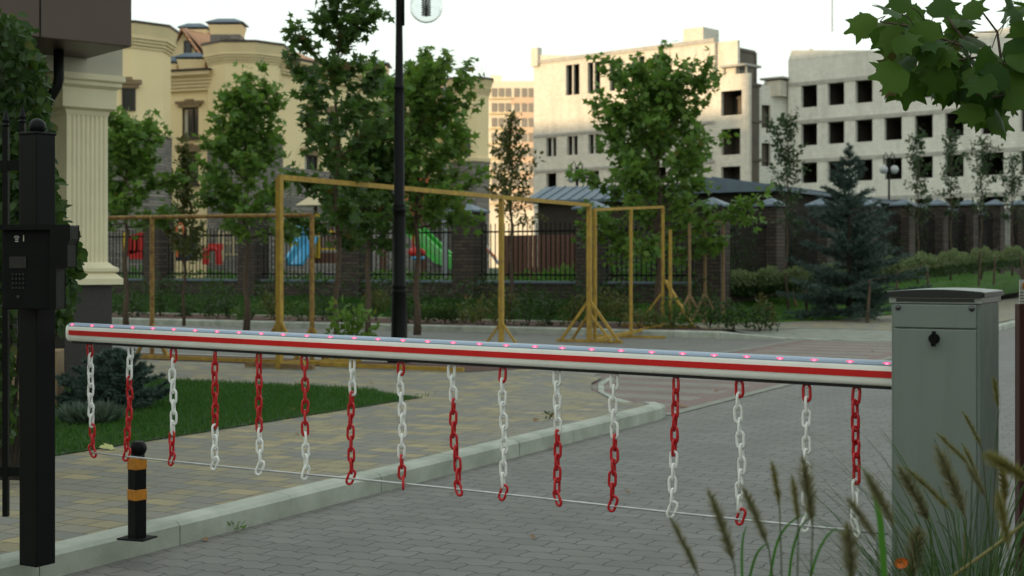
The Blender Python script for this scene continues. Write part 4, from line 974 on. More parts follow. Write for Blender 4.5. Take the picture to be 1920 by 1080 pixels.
# fourth far one
f4 = thing('timber_frame', W(1320, 580, 32), 'small brownish frame with thin posts and braces in front of the fence corner', 'timber frame', 'yellow timber frames standing round the road junction')
for px, yt, Y, br in ((1257, 430, 30.5, 0), (1293, 418, 31.8, 1), (1322, 412, 33.2, 1), (1356, 414, 33.6, 0)):
    p = Vector(((px-CX)/F*Y, Y, 0.2 if Y > 31 else 0.15)); b = MB(); b.bar(p, (p.x, p.y, pz(yt, Y)), 0.055, 0.055); b.build('post', M['wood'] if px > 1260 else M['yellowwood'], f4)
    if br: braces(f4, p, 0.62, 0.32, [Vector((1,-.2,0)), Vector((-1,-.2,0))], 0.05, 'wood', 0.2)
b = MB(); b.bar(W(1320, 414, 33.2), W(1357, 415, 33.6), 0.05, 0.05); b.build('top_beam', M['wood'], f4)

# ------------------------------------------------------------------ brick pillar fence
fence = thing('pillar_fence', fence_side(0), 'long fence of brown brick pillars with blue-grey caps and black railings round the playground', 'fence')
dfr = (fence_front(4)-fence_front(0)); dfr.z = 0; dfr.normalize(); dsd = (fence_side(4)-fence_side(0)); dsd.z = 0; dsd.normalize()
def pillar(p, d, w=0.66, h=2.36):
    rz_ = math.atan2(d.y, d.x); b = MB(); b.box((p.x, p.y, p.z+h/2-0.25), (w, w, h+0.5), rz_); pl = b.build('pillar', M['pillarbrick'], fence)
    b = MB(); zz = p.z+h; k = w/2+0.09
    for hh, z_ in ((k, zz), (k, zz+0.05), (0.02, zz+0.24)):
        for sx, sy in ((-1,-1),(1,-1),(1,1),(-1,1)):
            b.v.append((p.x+(sx*d.x-sy*d.y)*hh, p.y+(sx*d.y+sy*d.x)*hh, z_))
    b.f = [(3,2,1,0)]+[(i*4+j, i*4+(j+1) % 4, (i+1)*4+(j+1) % 4, (i+1)*4+j) for i in range(2) for j in range(4)]+[(8,9,10,11)]
    b.build('cap', M['slate'], pl)
def bay(p, q, w, wall_h=0.46, arch=False):
    p, q = Vector(p), Vector(q); dd = Vector((q.x-p.x, q.y-p.y, 0)).normalized(); p = p+dd*w/2; q = q-dd*w/2
    b = MB(); nrm = Vector((-dd.y, dd.x, 0))*0.16; vs = []
    for e in (p, q):
        for s_ in (1, -1):
            for z_ in (-0.6, wall_h): vs.append(e+nrm*s_+Vector((0,0,z_)))
    b.add(vs, [(0,1,5,4),(2,6,7,3),(1,3,7,5),(0,4,6,2),(0,2,3,1),(4,5,7,6)]); wl_ = b.build('base_wall', M['pillarbrick'], fence)
    b = MB(); b.bar(p+Vector((0,0,wall_h+0.03)), q+Vector((0,0,wall_h+0.03)), 0.40, 0.06); b.build('coping', M['slate'], wl_)
    L = (q-p).length; n_ = max(4, int(L/0.135)); b = MB(); topz = 2.05
    for z_ in (wall_h+0.22, topz-0.22): b.bar(p+Vector((0,0,z_)), q+Vector((0,0,z_)), 0.03, 0.045)
    for i in range(n_):
        f_ = (i+0.5)/n_; e = p.lerp(q, f_); zz = topz+(0.22*math.sin(math.pi*f_) if arch else 0)
        b.bar(e+Vector((0,0,wall_h+0.07)), e+Vector((0,0,zz)), 0.022, 0.022)
    b.build('railing', M['blackm'], fence)
for p in PF: pillar(p, dfr)
for p in PS: pillar(p, dsd, 0.55)
for i in range(len(PF)-1): bay(PF[i], PF[i+1], 0.66)
allS = [PF[-1]]+PS
for i in range(len(allS)-1): bay(allS[i], allS[i+1], 0.6, arch=True)

# sheds with blue-grey roofs behind the fence
def shed(name, p, q, depth, zw, zr, label, wallm='barkdark', over=0.4, ridge=0.55):
    p, q = Vector(p), Vector(q); dd = Vector((q.x-p.x, q.y-p.y, 0)); L = dd.length; dd.normalize(); nn = Vector((-dd.y, dd.x, 0))
    if nn.y < 0: nn = -nn
    t = thing(name, (p+q)/2, label, 'shed'); c_ = (p+q)/2+nn*depth/2
    b = MB(); b.box((c_.x, c_.y, zw/2+0.2), (L, depth, zw-0.4), math.atan2(dd.y, dd.x)); b.build('wall', M[wallm], t)
    b = MB()
    for e, s_ in ((p, -1), (q, 1)):
        for off, z_ in ((-over, zw), (depth*0.5, zr), (depth+over, zw), (depth+over, zw-0.1), (-over, zw-0.1)): v_ = e+dd*s_*over+nn*off; b.v.append((v_.x, v_.y, z_))
    b.f = [(i, (i+1) % 5, 5+(i+1) % 5, 5+i) for i in range(5)]+[(0,1,2,3,4),(9,8,7,6,5)]
    rf = b.build('roof', M['slate'], t)
    b = MB()
    k = int(L/0.45)
    for i in range(k+1):
        e = p+dd*(L*i/k); a0 = e-nn*over; a1 = e+nn*depth*0.5; b.bar((a0.x, a0.y, zw+0.02), (a1.x, a1.y, zr+0.02), 0.05, 0.05)
    b.build('seam', M['slate'], rf); return t
shed('pavilion', (1.0, 55, 0), (4.4, 53.5, 0), 3.5, pz(374, 54), pz(349, 56), 'small pavilion with ribbed blue-grey metal roof behind the fence left of the large maple')
shed('long_shed', (fence_side(1.0)+Vector((0.9, 4.5, 0))), (fence_side(9.6)+Vector((-0.5, 5.0, 0))), 4.0, 3.78, 4.15, 'long dark shed with blue-grey metal roof behind the fence on the right')
# ------------------------------------------------------------------ playground beyond the fence
def ptube(b, pts, r=0.05): b.tube(pts, r, 8)
def pl(px, py, Y): return W(px, py, Y)
t = thing('play_slide', pl(815, 500, 47), 'wide green slide running down to the right from a red climbing tower', 'slide')
b = MB(); c1, c2, c3 = pl(775, 430, 49), pl(838, 492, 46.5), pl(858, 500, 46)
for dz in (0, 1):
    pass
w_ = Vector((0.25, 1.0, 0))
for s_ in (-0.45, 0.45):
    for a_, c_ in ((c1, c2), (c2, c3)): b.bar(a_+w_*s_+Vector((0,0,0.10)), c_+w_*s_+Vector((0,0,0.10)), 0.06, 0.42)
for a_, c_ in ((c1, c2), (c2, c3)): b.bar(a_, c_, 0.9, 0.05)
b.build('chute', M['pgreen'], t)
b = MB()
for dx in (-0.5, 0.9):
    for dy in (0, 1.4): q = c1+Vector((dx-0.6, dy, 0)); ptube(b, [(q.x, q.y, 0.5), (q.x, q.y, pz(372, 49))], 0.06)
b.build('tower_post', M['pbrown'], t)
b = MB(); q = c1+Vector((-0.4, 0.7, 0.65)); b.box(q, (1.5, 0.08, 0.7)); b.box(q+Vector((0.75, 0, 0.9)), (0.35, 0.5, 0.75)); b.box(q+Vector((0.4, -0.4, 1.0)), (0.8, 0.07, 0.09)); b.build('panel', M['porange'], t)
b = MB(); q = c1+Vector((0.1, 0.7, 2.6)); b.lathe((q.x, q.y, pz(378, 49)), [(1.25, 0), (0.05, 0.7)], 4, math.pi/4); b.build('roof', M['porange'], t)
t = thing('play_slide', pl(565, 500, 46), 'light blue slide beside yellow posts of a play house seen through the railings', 'slide')
b = MB(); a_, c_ = pl(590, 437, 47), pl(552, 497, 45.5); b.bar(a_, c_, 0.5, 0.07); 
for s_ in (-0.4, 0.4): b.bar(a_+Vector((s_*0.4, s_, 0.12)), c_+Vector((s_*0.4, s_, 0.12)), 0.07, 0.3)
b.box(pl(562, 455, 46.5), (0.45, 0.08, 1.1)); b.build('chute', M['pblue'], t)
b = MB()
for px, y0, y1 in ((596, 400, 484), (549, 448, 474)): q = pl(px, 440, 46.8); b.box((q.x, q.y, (pz(y0, 46.8)+pz(y1, 46.8))/2), (0.14, 0.14, pz(y0, 46.8)-pz(y1, 46.8)))
q = pl(575, 440, 46.8); b.bar(pl(600, 434, 46.8), pl(628, 434, 46.8), 0.06); b.bar(pl(600, 467, 46.8), pl(628, 467, 46.8), 0.06); b.build('post', M['pyellow'], t)
b = MB()
for i in range(5): q = pl(603+i*6, 450, 46.9); b.box((q.x, q.y, pz(450, 46.9)), (0.07, 0.05, 0.6))
b.box(pl(612, 484, 47.3), (0.9, 0.9, 0.35)); b.box(pl(592, 405, 47.2), (0.10, 0.10, 1.6)); b.box(pl(623, 405, 47.2), (0.10, 0.10, 1.6)); b.build('house', M['pbrown'], t)
b = MB(); q = pl(605, 386, 47); b.lathe((q.x, q.y, q.z), [(1.0, 0), (0.05, 0.55)], 4, 0.6); b.build('roof', M['pcream'], t)
t = thing('play_wall', pl(255, 480, 49), 'red and yellow play wall at the far left of the playground', 'play wall')
for i, (px, y0, y1, m_, w_) in enumerate(((236, 436, 470, 'pyellow', .12), (237, 462, 480, 'pred', .10), (244, 443, 476, 'pred', .16), (253, 440, 474, 'pred', .14), (262, 436, 472, 'pred', .16), (271, 433, 482, 'pred', .09), (265, 470, 486, 'pred', .5))):
    q = pl(px, 450, 49); b = MB(); b.box((q.x, q.y, (pz(y0, 49)+pz(y1, 49))/2), (w_*1.6, 0.12, pz(y0, 49)-pz(y1, 49))); b.build('board', M[m_], t)
t = thing('play_swing', pl(338, 500, 50), 'orange swing frame with two leaning legs behind the second bay of railings', 'swing')
b = MB(); 
for a_, c_ in (((331, 424), (331, 482)), ((343, 424), (347, 446)), ((335, 420), (346, 420))): ptube(b, [pl(a_[0], a_[1], 50), pl(c_[0], c_[1], 50)], 0.055)
b.build('frame', M['porange'], t); b = MB(); b.box(pl(351, 467, 50.5), (0.75, 0.3, 0.85)); b.build('seat', M['pdark'], t)
t = thing('play_arch', pl(400, 500, 49), 'red arch of a play tunnel left of the leafy maple', 'play arch')
b = MB(); ar = [pl(385, 496, 49)]+[pl(398+12*math.cos(R(a_)), 474-10*math.sin(R(a_)), 49) for a_ in range(180, -1, -20)]+[pl(411, 496, 49)]
b.tube(ar, 0.12, 8); b.box(pl(404, 463, 49), (0.5, 0.2, 0.22)); b.build('arch', M['pred'], t)
b = MB()
for px, py in ((379, 430), (410, 432), (420, 436)): ptube(b, [pl(px, py, 50), pl(px-3, 490, 50)], 0.05)
for py in (436, 455, 477): b.bar(pl(420, py, 50.2), pl(447, py, 50.2), 0.05, 0.05)
for px in (428, 437, 447): b.bar(pl(px, 425, 50.2), pl(px, 480, 50.2), 0.05, 0.05)
b.build('ladder', M['pcream'], t)
t = thing('play_rocker', pl(783, 480, 45), 'small red and blue rocking toy under the green slide', 'rocking toy')
b = MB(); b.sphere(pl(781, 473, 45), 0.22, 12, 8, (1.3, .5, .7)); b.box(pl(775, 455, 45), (0.08, 0.08, 0.5)); b.build('body', M['pred'], t); b = MB(); b.sphere(pl(784, 484, 45), 0.18, 12, 8, (1.2, .6, .5)); b.tube([pl(784, 486, 45), pl(784, 505, 45)], 0.05, 8); b.build('base', M['pblue'], t)
b = MB(); q = pl(834, 505, 44); b.tube([(q.x, q.y, 0.4), (q.x, q.y, pz(330, 44))], [0.10, 0.07], 10); b.tube([(q.x, q.y, pz(330, 44)), (q.x, q.y, pz(128, 44))], [0.06, 0.045], 10); 
t = thing('light_mast', (q.x, q.y, 0.4), 'slim grey modern street light with a flat head above the treetops', 'street light'); b.build('mast', M['mast'], t)
b = MB(); b.bar(W(834, 131, 44), W(866, 128, 44), 0.05, 0.04); b.build('arm', M['mast'], t); b = MB(); b.bar(W(862, 128.5, 44), W(887, 127, 44), 0.16, 0.05); b.build('lamp_head', M['mast'], t)
# white posts / play net through bay E
t = thing('climbing_rack', pl(915, 490, 45), 'white and red climbing rack behind the railings right of the green slide', 'climbing rack')
b = MB(); ptube(b, [pl(909, 500, 45), pl(909, 455, 45)], 0.05); ptube(b, [pl(907, 455, 45), pl(935, 495, 45)], 0.05); b.build('rail', M['pgrey'], t)
b = MB(); ptube(b, [pl(912, 465, 45), pl(930, 485, 45)], 0.05); b.build('rung', M['porange'], t)
# wooden fence of yard behind bay E
b = MB(); q0, q1 = pl(950, 440, 48), pl(1085, 440, 46.5); m_ = (q0+q1)/2
for i in range(16):
    e = q0.lerp(q1, i/15); b.box((e.x, e.y, 1.5), (0.14, 0.05, 2.0), 0.1)
t = b.build('wooden_screen', M['pbrown'], None); tag(t, 'reddish brown timber screen behind the railings left of the big maple', 'screen')

# ------------------------------------------------------------------ twin globe lanterns
def twin_lamp(px, pytop, Y, label, gcol):
    q = W(px, pytop, Y); t = thing('twin_lantern', (q.x, q.y, 0.5), label, 'street lamp', 'twin lanterns beyond the fence')
    b = MB(); b.tube([(q.x, q.y, 0.5), (q.x, q.y, q.z-0.25)], [0.07, 0.04], 8); s_ = Y/F
    for sg in (-1, 1):
        b.tube([(q.x+sg*1.5*s_, q.y, q.z-1.0), (q.x+sg*2*s_, q.y, q.z-10*s_), (q.x+sg*6*s_, q.y, q.z), (q.x+sg*10*s_, q.y, q.z-9*s_), (q.x+sg*10*s_, q.y, q.z-22*s_)], 0.026, 6)
    b.build('post', M['black'], t)
    for sg in (-1, 1):
        b = MB(); b.sphere((q.x+sg*10*s_, q.y, q.z-33*s_), 8*s_, 16, 10); b.build('globe', gcol, t, True)
gm = plain('milky_globe', (0.42, 0.44, 0.45), 0.15)
twin_lamp(1082, 302, 58, 'dark twin lantern post in front of the white building left of the large maple', gm)
twin_lamp(1667, 285, 66, 'twin lantern post with pale globes behind the spruce on the right', gm)

# ------------------------------------------------------------------ buildings
def facade(par, name, mt, o, d, L, z0, z1, holes, th=0.35, back=False):
    """wall from o along d (unit) with openings (t0, t1, za, zb); real depth th"""
    n = Vector((-d.y, d.x, 0));
    if n.y < 0: n = -n
    ts = sorted({0.0, L}|{h[0] for h in holes}|{h[1] for h in holes}); zs = sorted({z0, z1}|{h[2] for h in holes}|{h[3] for h in holes})
    ts = [t for t in ts if 0 <= t <= L]; zs = [z for z in zs if z0 <= z <= z1]
    def solid(i, j):
        if i < 0 or j < 0 or i >= len(ts)-1 or j >= len(zs)-1: return False
        t, z = (ts[i]+ts[i+1])/2, (zs[j]+zs[j+1])/2
        return not any(h[0] < t < h[1] and h[2] < z < h[3] for h in holes)
    b = MB(); P = lambda t, z, k: tuple(o+d*t+n*(th*k)+Vector((0, 0, z-o.z)))
    for i in range(len(ts)-1):
        for j in range(len(zs)-1):
            if not solid(i, j): continue
            a, c, e, f = ts[i], ts[i+1], zs[j], zs[j+1]
            b.add([P(a,e,0), P(c,e,0), P(c,f,0), P(a,f,0)], [(0,1,2,3)]); b.add([P(a,e,1), P(c,e,1), P(c,f,1), P(a,f,1)], [(3,2,1,0)])
            if not solid(i-1, j): b.add([P(a,e,0), P(a,f,0), P(a,f,1), P(a,e,1)], [(0,1,2,3)])
            if not solid(i+1, j): b.add([P(c,e,0), P(c,e,1), P(c,f,1), P(c,f,0)], [(0,1,2,3)])
            if not solid(i, j-1): b.add([P(a,e,0), P(a,e,1), P(c,e,1), P(c,e,0)], [(0,1,2,3)])
            if not solid(i, j+1): b.add([P(a,f,0), P(c,f,0), P(c,f,1), P(a,f,1)], [(0,1,2,3)])
    return b.build(name, M[mt], par)
def ray_t(px, o, d):
    r = (px-CX)/F; return (r*o.y-o.x)/(d.x-r*d.y)
WD = Vector((0.747, -0.665, 0)).normalized()       # the white building's long faces, left to right
# --- right wing, grey-white, unfinished
ro = Vector(((1478-CX)/F*118.5, 118.5, 0)); rl = ray_t(2060, ro, WD)
wb = thing('unfinished_building', ro+WD*rl/2, 'long grey-white unfinished building with rows of empty window openings on the right', 'building')
def zr_(py, px): t = ray_t(px, ro, WD); return pz(py, (ro+WD*t).y)
rowz = [(zr_(160, 1515), zr_(201, 1515)), (zr_(232, 1515), zr_(272.5, 1515)), (zr_(305, 1515), zr_(343, 1515))]
cols = [(1503,1528),(1553,1579),(1605,1632),(1659,1687),(1716,1745),(1773,1803),(1841,1878),(1915,1950),(1985,2020)]
holes = []
for a, c in cols:
    t0, t1 = ray_t(a-1, ro, WD), ray_t(c+4, ro, WD)
    for zt_, zb in rowz: holes.append((t0, t1, zb, zt_))
    holes.append((t0, t1, rowz[2][1]-3.3, rowz[2][0]-3.3))
topz = zr_(112, 1500)
facade(wb, 'wall', 'block_unlit', ro, WD, rl, 0, topz, holes)
b = MB()                                            # parapet, stepping up
o_ = ro-Vector((0,0.02,0)); nW = Vector((-WD.y, WD.x, 0)); nW = nW if nW.y > 0 else -nW
zpL, zpM = zr_(95, 1478), zr_(110, 1640)
b.v += [tuple(o_+Vector((0,0,topz))), tuple(o_+WD*rl+Vector((0,0,topz))), tuple(o_+WD*rl+Vector((0,0,topz+1.1))), tuple(o_+WD*ray_t(1640, ro, WD)+Vector((0,0,topz+0.10))), tuple(o_+WD*0.3+Vector((0,0,zpL)))]
k = len(b.v); b.v += [tuple(Vector(v_)+nW*0.4) for v_ in b.v[:k]]; b.f = [tuple(range(k)), tuple(range(2*k-1, k-1, -1))]+[(i, k+i, k+(i+1) % k, (i+1) % k) for i in range(k)]
b.build('parapet', M['block_unlit'], wb)
for zt_, zb in [(rowz[0][0], 0), (rowz[1][0], 0), (rowz[2][0], 0), (rowz[2][0]-3.3, 0)]:
    b = MB(); c_ = ro+WD*(rl/2)-nW*0.03; b.box((c_.x, c_.y, zt_+0.17), (rl, 0.06, 0.30), math.atan2(WD.y, WD.x)); b.build('slab_edge', M['slab'], wb)
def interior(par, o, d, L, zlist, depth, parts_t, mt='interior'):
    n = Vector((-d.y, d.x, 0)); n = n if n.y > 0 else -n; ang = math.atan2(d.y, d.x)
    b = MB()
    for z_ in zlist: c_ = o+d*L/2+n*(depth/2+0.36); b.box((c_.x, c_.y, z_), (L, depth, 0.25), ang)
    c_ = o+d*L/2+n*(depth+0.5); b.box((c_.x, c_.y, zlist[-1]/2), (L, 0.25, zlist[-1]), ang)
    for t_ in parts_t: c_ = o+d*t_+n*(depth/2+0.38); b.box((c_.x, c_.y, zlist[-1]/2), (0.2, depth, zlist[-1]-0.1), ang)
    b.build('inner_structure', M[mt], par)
pt_ = [0.3]+[ray_t(x, ro, WD) for x in (1540, 1592, 1646, 1700, 1760, 1822, 1895, 1970)]+[rl-0.3]
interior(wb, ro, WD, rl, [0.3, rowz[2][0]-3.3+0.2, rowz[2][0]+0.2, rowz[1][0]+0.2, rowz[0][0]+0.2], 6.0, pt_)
b = MB(); q = W(1530, 103, 119); b.box(q+Vector((0,2,0)), (0.25, 0.25, 1.6)); b.bar(q+Vector((-0.6,2,0.6)), q+Vector((0.6,2,0.5)), 0.2, 0.15); b.build('vent_pipe', M['slab'], wb)
# --- connector between the wings
co = Vector(((1404-CX)/F*118.0, 118.0, 0)); LD = Vector(((1482-CX)/F*119.1, 119.1, 0))-co; LD.normalize(); cl = ray_t(1481, co, LD)
h2 = [(ray_t(a, co, LD), ray_t(c, co, LD), pz(y1, 118.5), pz(y0, 118.5)) for a, c, y0, y1 in ((1407, 1415, 197, 236), (1428, 1445, 197, 240), (1407, 1415, 268, 310), (1428, 1445, 268, 312))]
facade(wb, 'link_wall', 'block_unlit', co, LD, cl, 0, pz(160, 118.5), h2); interior(wb, co, LD, cl, [0.3, pz(315, 118.5), pz(250, 118.5), pz(180, 118.5)], 5.0, [0.2, ray_t(1421, co, LD), cl-0.2])
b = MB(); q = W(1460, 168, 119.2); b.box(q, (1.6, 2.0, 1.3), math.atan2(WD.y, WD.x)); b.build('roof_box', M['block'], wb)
b = MB(); q = W(1460, 149, 119.2); b.box(q, (2.2, 2.4, 0.15), math.atan2(WD.y, WD.x)); b.build('roof_slab', M['slab'], wb)
# --- left block, catching the last sun
lo = Vector(((1001-CX)/F*132.5, 132.5, 0)); ll = ray_t(1405, lo, WD)
wl2 = thing('unfinished_building', lo+WD*ll/2, 'warm sunlit cream unfinished building with tall narrow openings behind the large maple', 'building')
def zl_(py, px): t = ray_t(px, lo, WD); return pz(py, (lo+WD*t).y)
H = []
za, zb = zl_(121, 1073), zl_(178, 1073)
for a, c in ((1062,1083),(1103,1122),(1144,1163),(1186,1205),(1229,1247)): H.append((ray_t(a-1, lo, WD), ray_t(c+3.5, lo, WD), zb, za))
za2, zb2 = zl_(255, 1073), zl_(290.5, 1073)
for a, c in ((1024,1043),(1063,1083),(1103,1123),(1144,1164),(1186,1206),(1229,1249)): H.append((ray_t(a, lo, WD), ray_t(c, lo, WD), zb2, za2))
za3, zb3 = zl_(321, 1100), zl_(350, 1100)
for a, c in ((1024,1043),(1102,1123),(1160,1182),(1229,1249)): H.append((ray_t(a, lo, WD), ray_t(c, lo, WD), zb3, za3))
bx = [(1352,1391,170,216),(1352,1388,241,290),(1352,1388,312,350)]
for a, c, y0, y1 in bx: H.append((ray_t(a, lo, WD), ray_t(c, lo, WD), zl_(y1, 1370), zl_(y0, 1370)))
t_step = ray_t(1340, lo, WD); ztop = zl_(112, 1030)
ZM = zl_(140, 1370)
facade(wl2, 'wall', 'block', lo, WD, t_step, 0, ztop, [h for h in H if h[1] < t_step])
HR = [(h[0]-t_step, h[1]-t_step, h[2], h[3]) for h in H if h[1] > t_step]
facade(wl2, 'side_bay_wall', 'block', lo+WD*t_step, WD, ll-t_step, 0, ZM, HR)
ang = math.atan2(WD.y, WD.x)
for zt_ in (ztop-0.1, za2+0.25, za3+0.25):
    b = MB(); c_ = lo+WD*(t_step/2)-nW*0.06; b.box((c_.x, c_.y, zt_), (t_step, 0.12, 0.35 if zt_ > 15 else 0.22), ang); b.build('slab_edge', M['slab'], wl2)
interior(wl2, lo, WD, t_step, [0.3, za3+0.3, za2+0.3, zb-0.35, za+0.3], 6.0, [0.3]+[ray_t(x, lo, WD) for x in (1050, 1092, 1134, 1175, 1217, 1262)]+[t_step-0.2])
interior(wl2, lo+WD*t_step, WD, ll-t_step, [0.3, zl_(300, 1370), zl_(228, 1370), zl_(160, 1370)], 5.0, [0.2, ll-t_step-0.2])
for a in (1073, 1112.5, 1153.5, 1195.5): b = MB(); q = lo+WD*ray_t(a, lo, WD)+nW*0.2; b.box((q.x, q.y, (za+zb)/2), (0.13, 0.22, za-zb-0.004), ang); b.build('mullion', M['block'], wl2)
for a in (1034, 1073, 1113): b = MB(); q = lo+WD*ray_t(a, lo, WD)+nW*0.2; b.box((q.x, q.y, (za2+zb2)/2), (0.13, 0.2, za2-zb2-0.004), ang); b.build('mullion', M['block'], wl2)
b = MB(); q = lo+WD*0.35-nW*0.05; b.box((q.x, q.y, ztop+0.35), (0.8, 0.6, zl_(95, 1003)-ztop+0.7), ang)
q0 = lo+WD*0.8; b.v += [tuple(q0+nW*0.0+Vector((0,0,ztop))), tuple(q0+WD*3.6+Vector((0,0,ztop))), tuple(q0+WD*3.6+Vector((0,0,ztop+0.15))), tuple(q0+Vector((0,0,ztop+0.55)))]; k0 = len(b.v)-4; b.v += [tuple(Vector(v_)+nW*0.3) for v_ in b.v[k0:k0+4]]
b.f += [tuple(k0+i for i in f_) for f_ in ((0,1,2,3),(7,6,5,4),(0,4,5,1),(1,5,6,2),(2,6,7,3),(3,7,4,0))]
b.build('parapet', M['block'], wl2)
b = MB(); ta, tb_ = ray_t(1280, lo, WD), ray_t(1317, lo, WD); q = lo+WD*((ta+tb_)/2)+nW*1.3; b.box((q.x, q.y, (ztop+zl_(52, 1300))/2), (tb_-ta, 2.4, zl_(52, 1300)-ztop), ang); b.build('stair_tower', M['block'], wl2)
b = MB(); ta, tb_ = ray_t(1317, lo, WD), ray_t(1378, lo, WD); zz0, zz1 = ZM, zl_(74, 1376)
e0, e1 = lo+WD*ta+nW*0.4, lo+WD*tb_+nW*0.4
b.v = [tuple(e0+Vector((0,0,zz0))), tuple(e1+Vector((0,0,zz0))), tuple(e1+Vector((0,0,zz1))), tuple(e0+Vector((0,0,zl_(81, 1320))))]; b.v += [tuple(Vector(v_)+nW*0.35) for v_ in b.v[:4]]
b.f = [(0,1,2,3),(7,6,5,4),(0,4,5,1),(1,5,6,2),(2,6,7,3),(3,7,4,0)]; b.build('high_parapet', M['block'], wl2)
b = MB(); q = lo+WD*ray_t(1376, lo, WD)+nW*1.0; b.box((q.x, q.y, zl_(123, 1376)), (2.6, 2.4, 0.18), ang)
for px in (1354, 1376, 1396): q = lo+WD*ray_t(px, lo, WD)+nW*0.3; b.box((q.x, q.y, (ZM+zl_(124, 1376))/2), (0.15, 0.15, zl_(124, 1376)-ZM), ang)
b.build('roof_canopy', M['slab'], wl2)
# crane far behind
t = thing('tower_crane', (75, 215, 0), 'pale blue lattice tower crane jib at the top right corner', 'crane')
def lattice(p, q, w, m_, r=0.09):
    b = MB(); p, q = Vector(p), Vector(q); d = (q-p); L = d.length; d.normalize(); a = d.cross(Vector((0,1,0))).normalized()*w/2; c_ = d.cross(a).normalized()*w/2; k = int(L/w)
    cs = [a+c_, a-c_, -a-c_, -a+c_]
    for s_ in cs: b.bar(p+s_, q+s_, r)
    for i in range(k):
        for j in range(4): b.bar(p+d*(L*i/k)+cs[j], p+d*(L*(i+1)/k)+cs[(j+1) % 4], r*0.6)
    b.build(m_, M['crane'], t)
s3 = lambda px, py: W(px, py, 215)
lattice(Vector((s3(1902, 0).x, 215, 0)), s3(1902, -60), 1.6, 'mast'); lattice(s3(1866, 77), s3(1990, 62), 1.3, 'jib')
b = MB(); b.bar(s3(1866, 77), s3(1902, 35), 0.12); b.bar(s3(1902, 0), s3(1866, 77), 0.08); b.build('stay', M['crane'], t)
q = W(1560.5, 30, 160); b = MB(); b.tube([(q.x, q.y, pz(60, 160)), (q.x, q.y, pz(-300, 160))], 0.07, 5); 
t2 = b.build('cable', M['mast'], None); tag(t2, 'thin hoist cable hanging in the sky above the unfinished building', 'cable')

# --- far apartment tower
t = thing('apartment_block', W(950, 497, 210)-Vector((0,0,1)), 'distant peach and orange apartment tower between the mansion and the white building', 'building')
ay = 210; ax = lambda px: (px-CX)/F*ay
b = MB(); 
zt_ = pz(152, ay); b.box(((ax(915)+ax(1002))/2, ay+6, zt_/2), (ax(1002)-ax(915), 12, zt_)); b.box((ax(922)+0.6, ay+4, zt_+0.5), (1.6, 3, 1.4)); b.build('wall', M['peach'], t)
for j in range(8):
    zz = pz(178+j*28, ay)
    b = MB(); b.box(((ax(958)+ax(1000))/2, ay-0.04, zz-0.9), (ax(1000)-ax(958), 0.12, 1.1)); b.build('brick_band', M['orangebrick'], t)
    for i, px in enumerate((922, 935, 948, 964, 978, 991)):
        b = MB(); b.box((ax(px)+0.35, ay-0.08, zz+0.35), (0.72, 0.16, 1.3)); b.build('window', M['haze_glass'], t)
    b = MB(); b.box(((ax(917)+ax(957))/2, ay-0.3, zz-0.55), (ax(957)-ax(917), 0.6, 0.15)); b.build('balcony', M['cornice'], t)

# --- ochre mansion
mn = thing('mansion', W(430, 497, 80)-Vector((0,0,1)), 'ochre mansion with octagonal towers, banded cornices and tiled roofs on the left', 'building')
def octa(name, pxc, w_px, Y, ytop, ycor, mt='ochre', stone_y=None, flare=1.17, rot=22.5):
    c_ = W(pxc, 497, Y); w = w_px/F*Y; Rr = w/math.cos(R(22.5)); ztp, zc_ = pz(ytop, Y), pz(ycor, Y)
    b = MB(); b.lathe((c_.x, c_.y, 0), [(Rr, 0), (Rr, zc_+0.1)], 8, R(rot)); b.build(name, M[mt], mn)
    hh = ztp-zc_; b = MB(); pr = [(Rr*1.01, zc_)]
    steps = 4
    for i in range(steps): r0 = Rr*(1.03+0.035*i); z_ = zc_+hh*0.12*i; pr += [(r0, z_), (r0, z_+hh*0.10), (r0-0.04, z_+hh*0.105)]
    pr += [(Rr*1.12, zc_+hh*0.5), (Rr*flare, zc_+hh*0.9), (Rr*flare, ztp-0.08)]
    b.lathe((c_.x, c_.y, 0), pr, 8, R(rot)); b.build('cornice', M['cornice'], mn)
    b = MB(); b.lathe((c_.x, c_.y, 0), [(Rr*flare+0.06, ztp-0.08), (Rr*flare+0.06, ztp+0.04)], 8, R(rot)); b.build('roof_edge', M['frame'], mn)
    if stone_y:
        b = MB(); zs_ = pz(stone_y, Y); b.lathe((c_.x, c_.y, 0), [(Rr+0.06, 0), (Rr+0.06, zs_)], 8, R(rot)); b.build('stone_cladding', M['stone'], mn)
        b = MB(); b.lathe((c_.x, c_.y, 0), [(Rr+0.16, zs_), (Rr+0.16, zs_+0.22), (Rr+0.08, zs_+0.3)], 8, R(rot)); b.build('band', M['cornice'], mn)
octa('tower', 240, 73, 74, 54, 101, stone_y=258); octa('tower', 461, 65, 80, 88, 126, stone_y=268); octa('tower', 880, 36, 95, 150, 181, flare=1.22, stone_y=305)
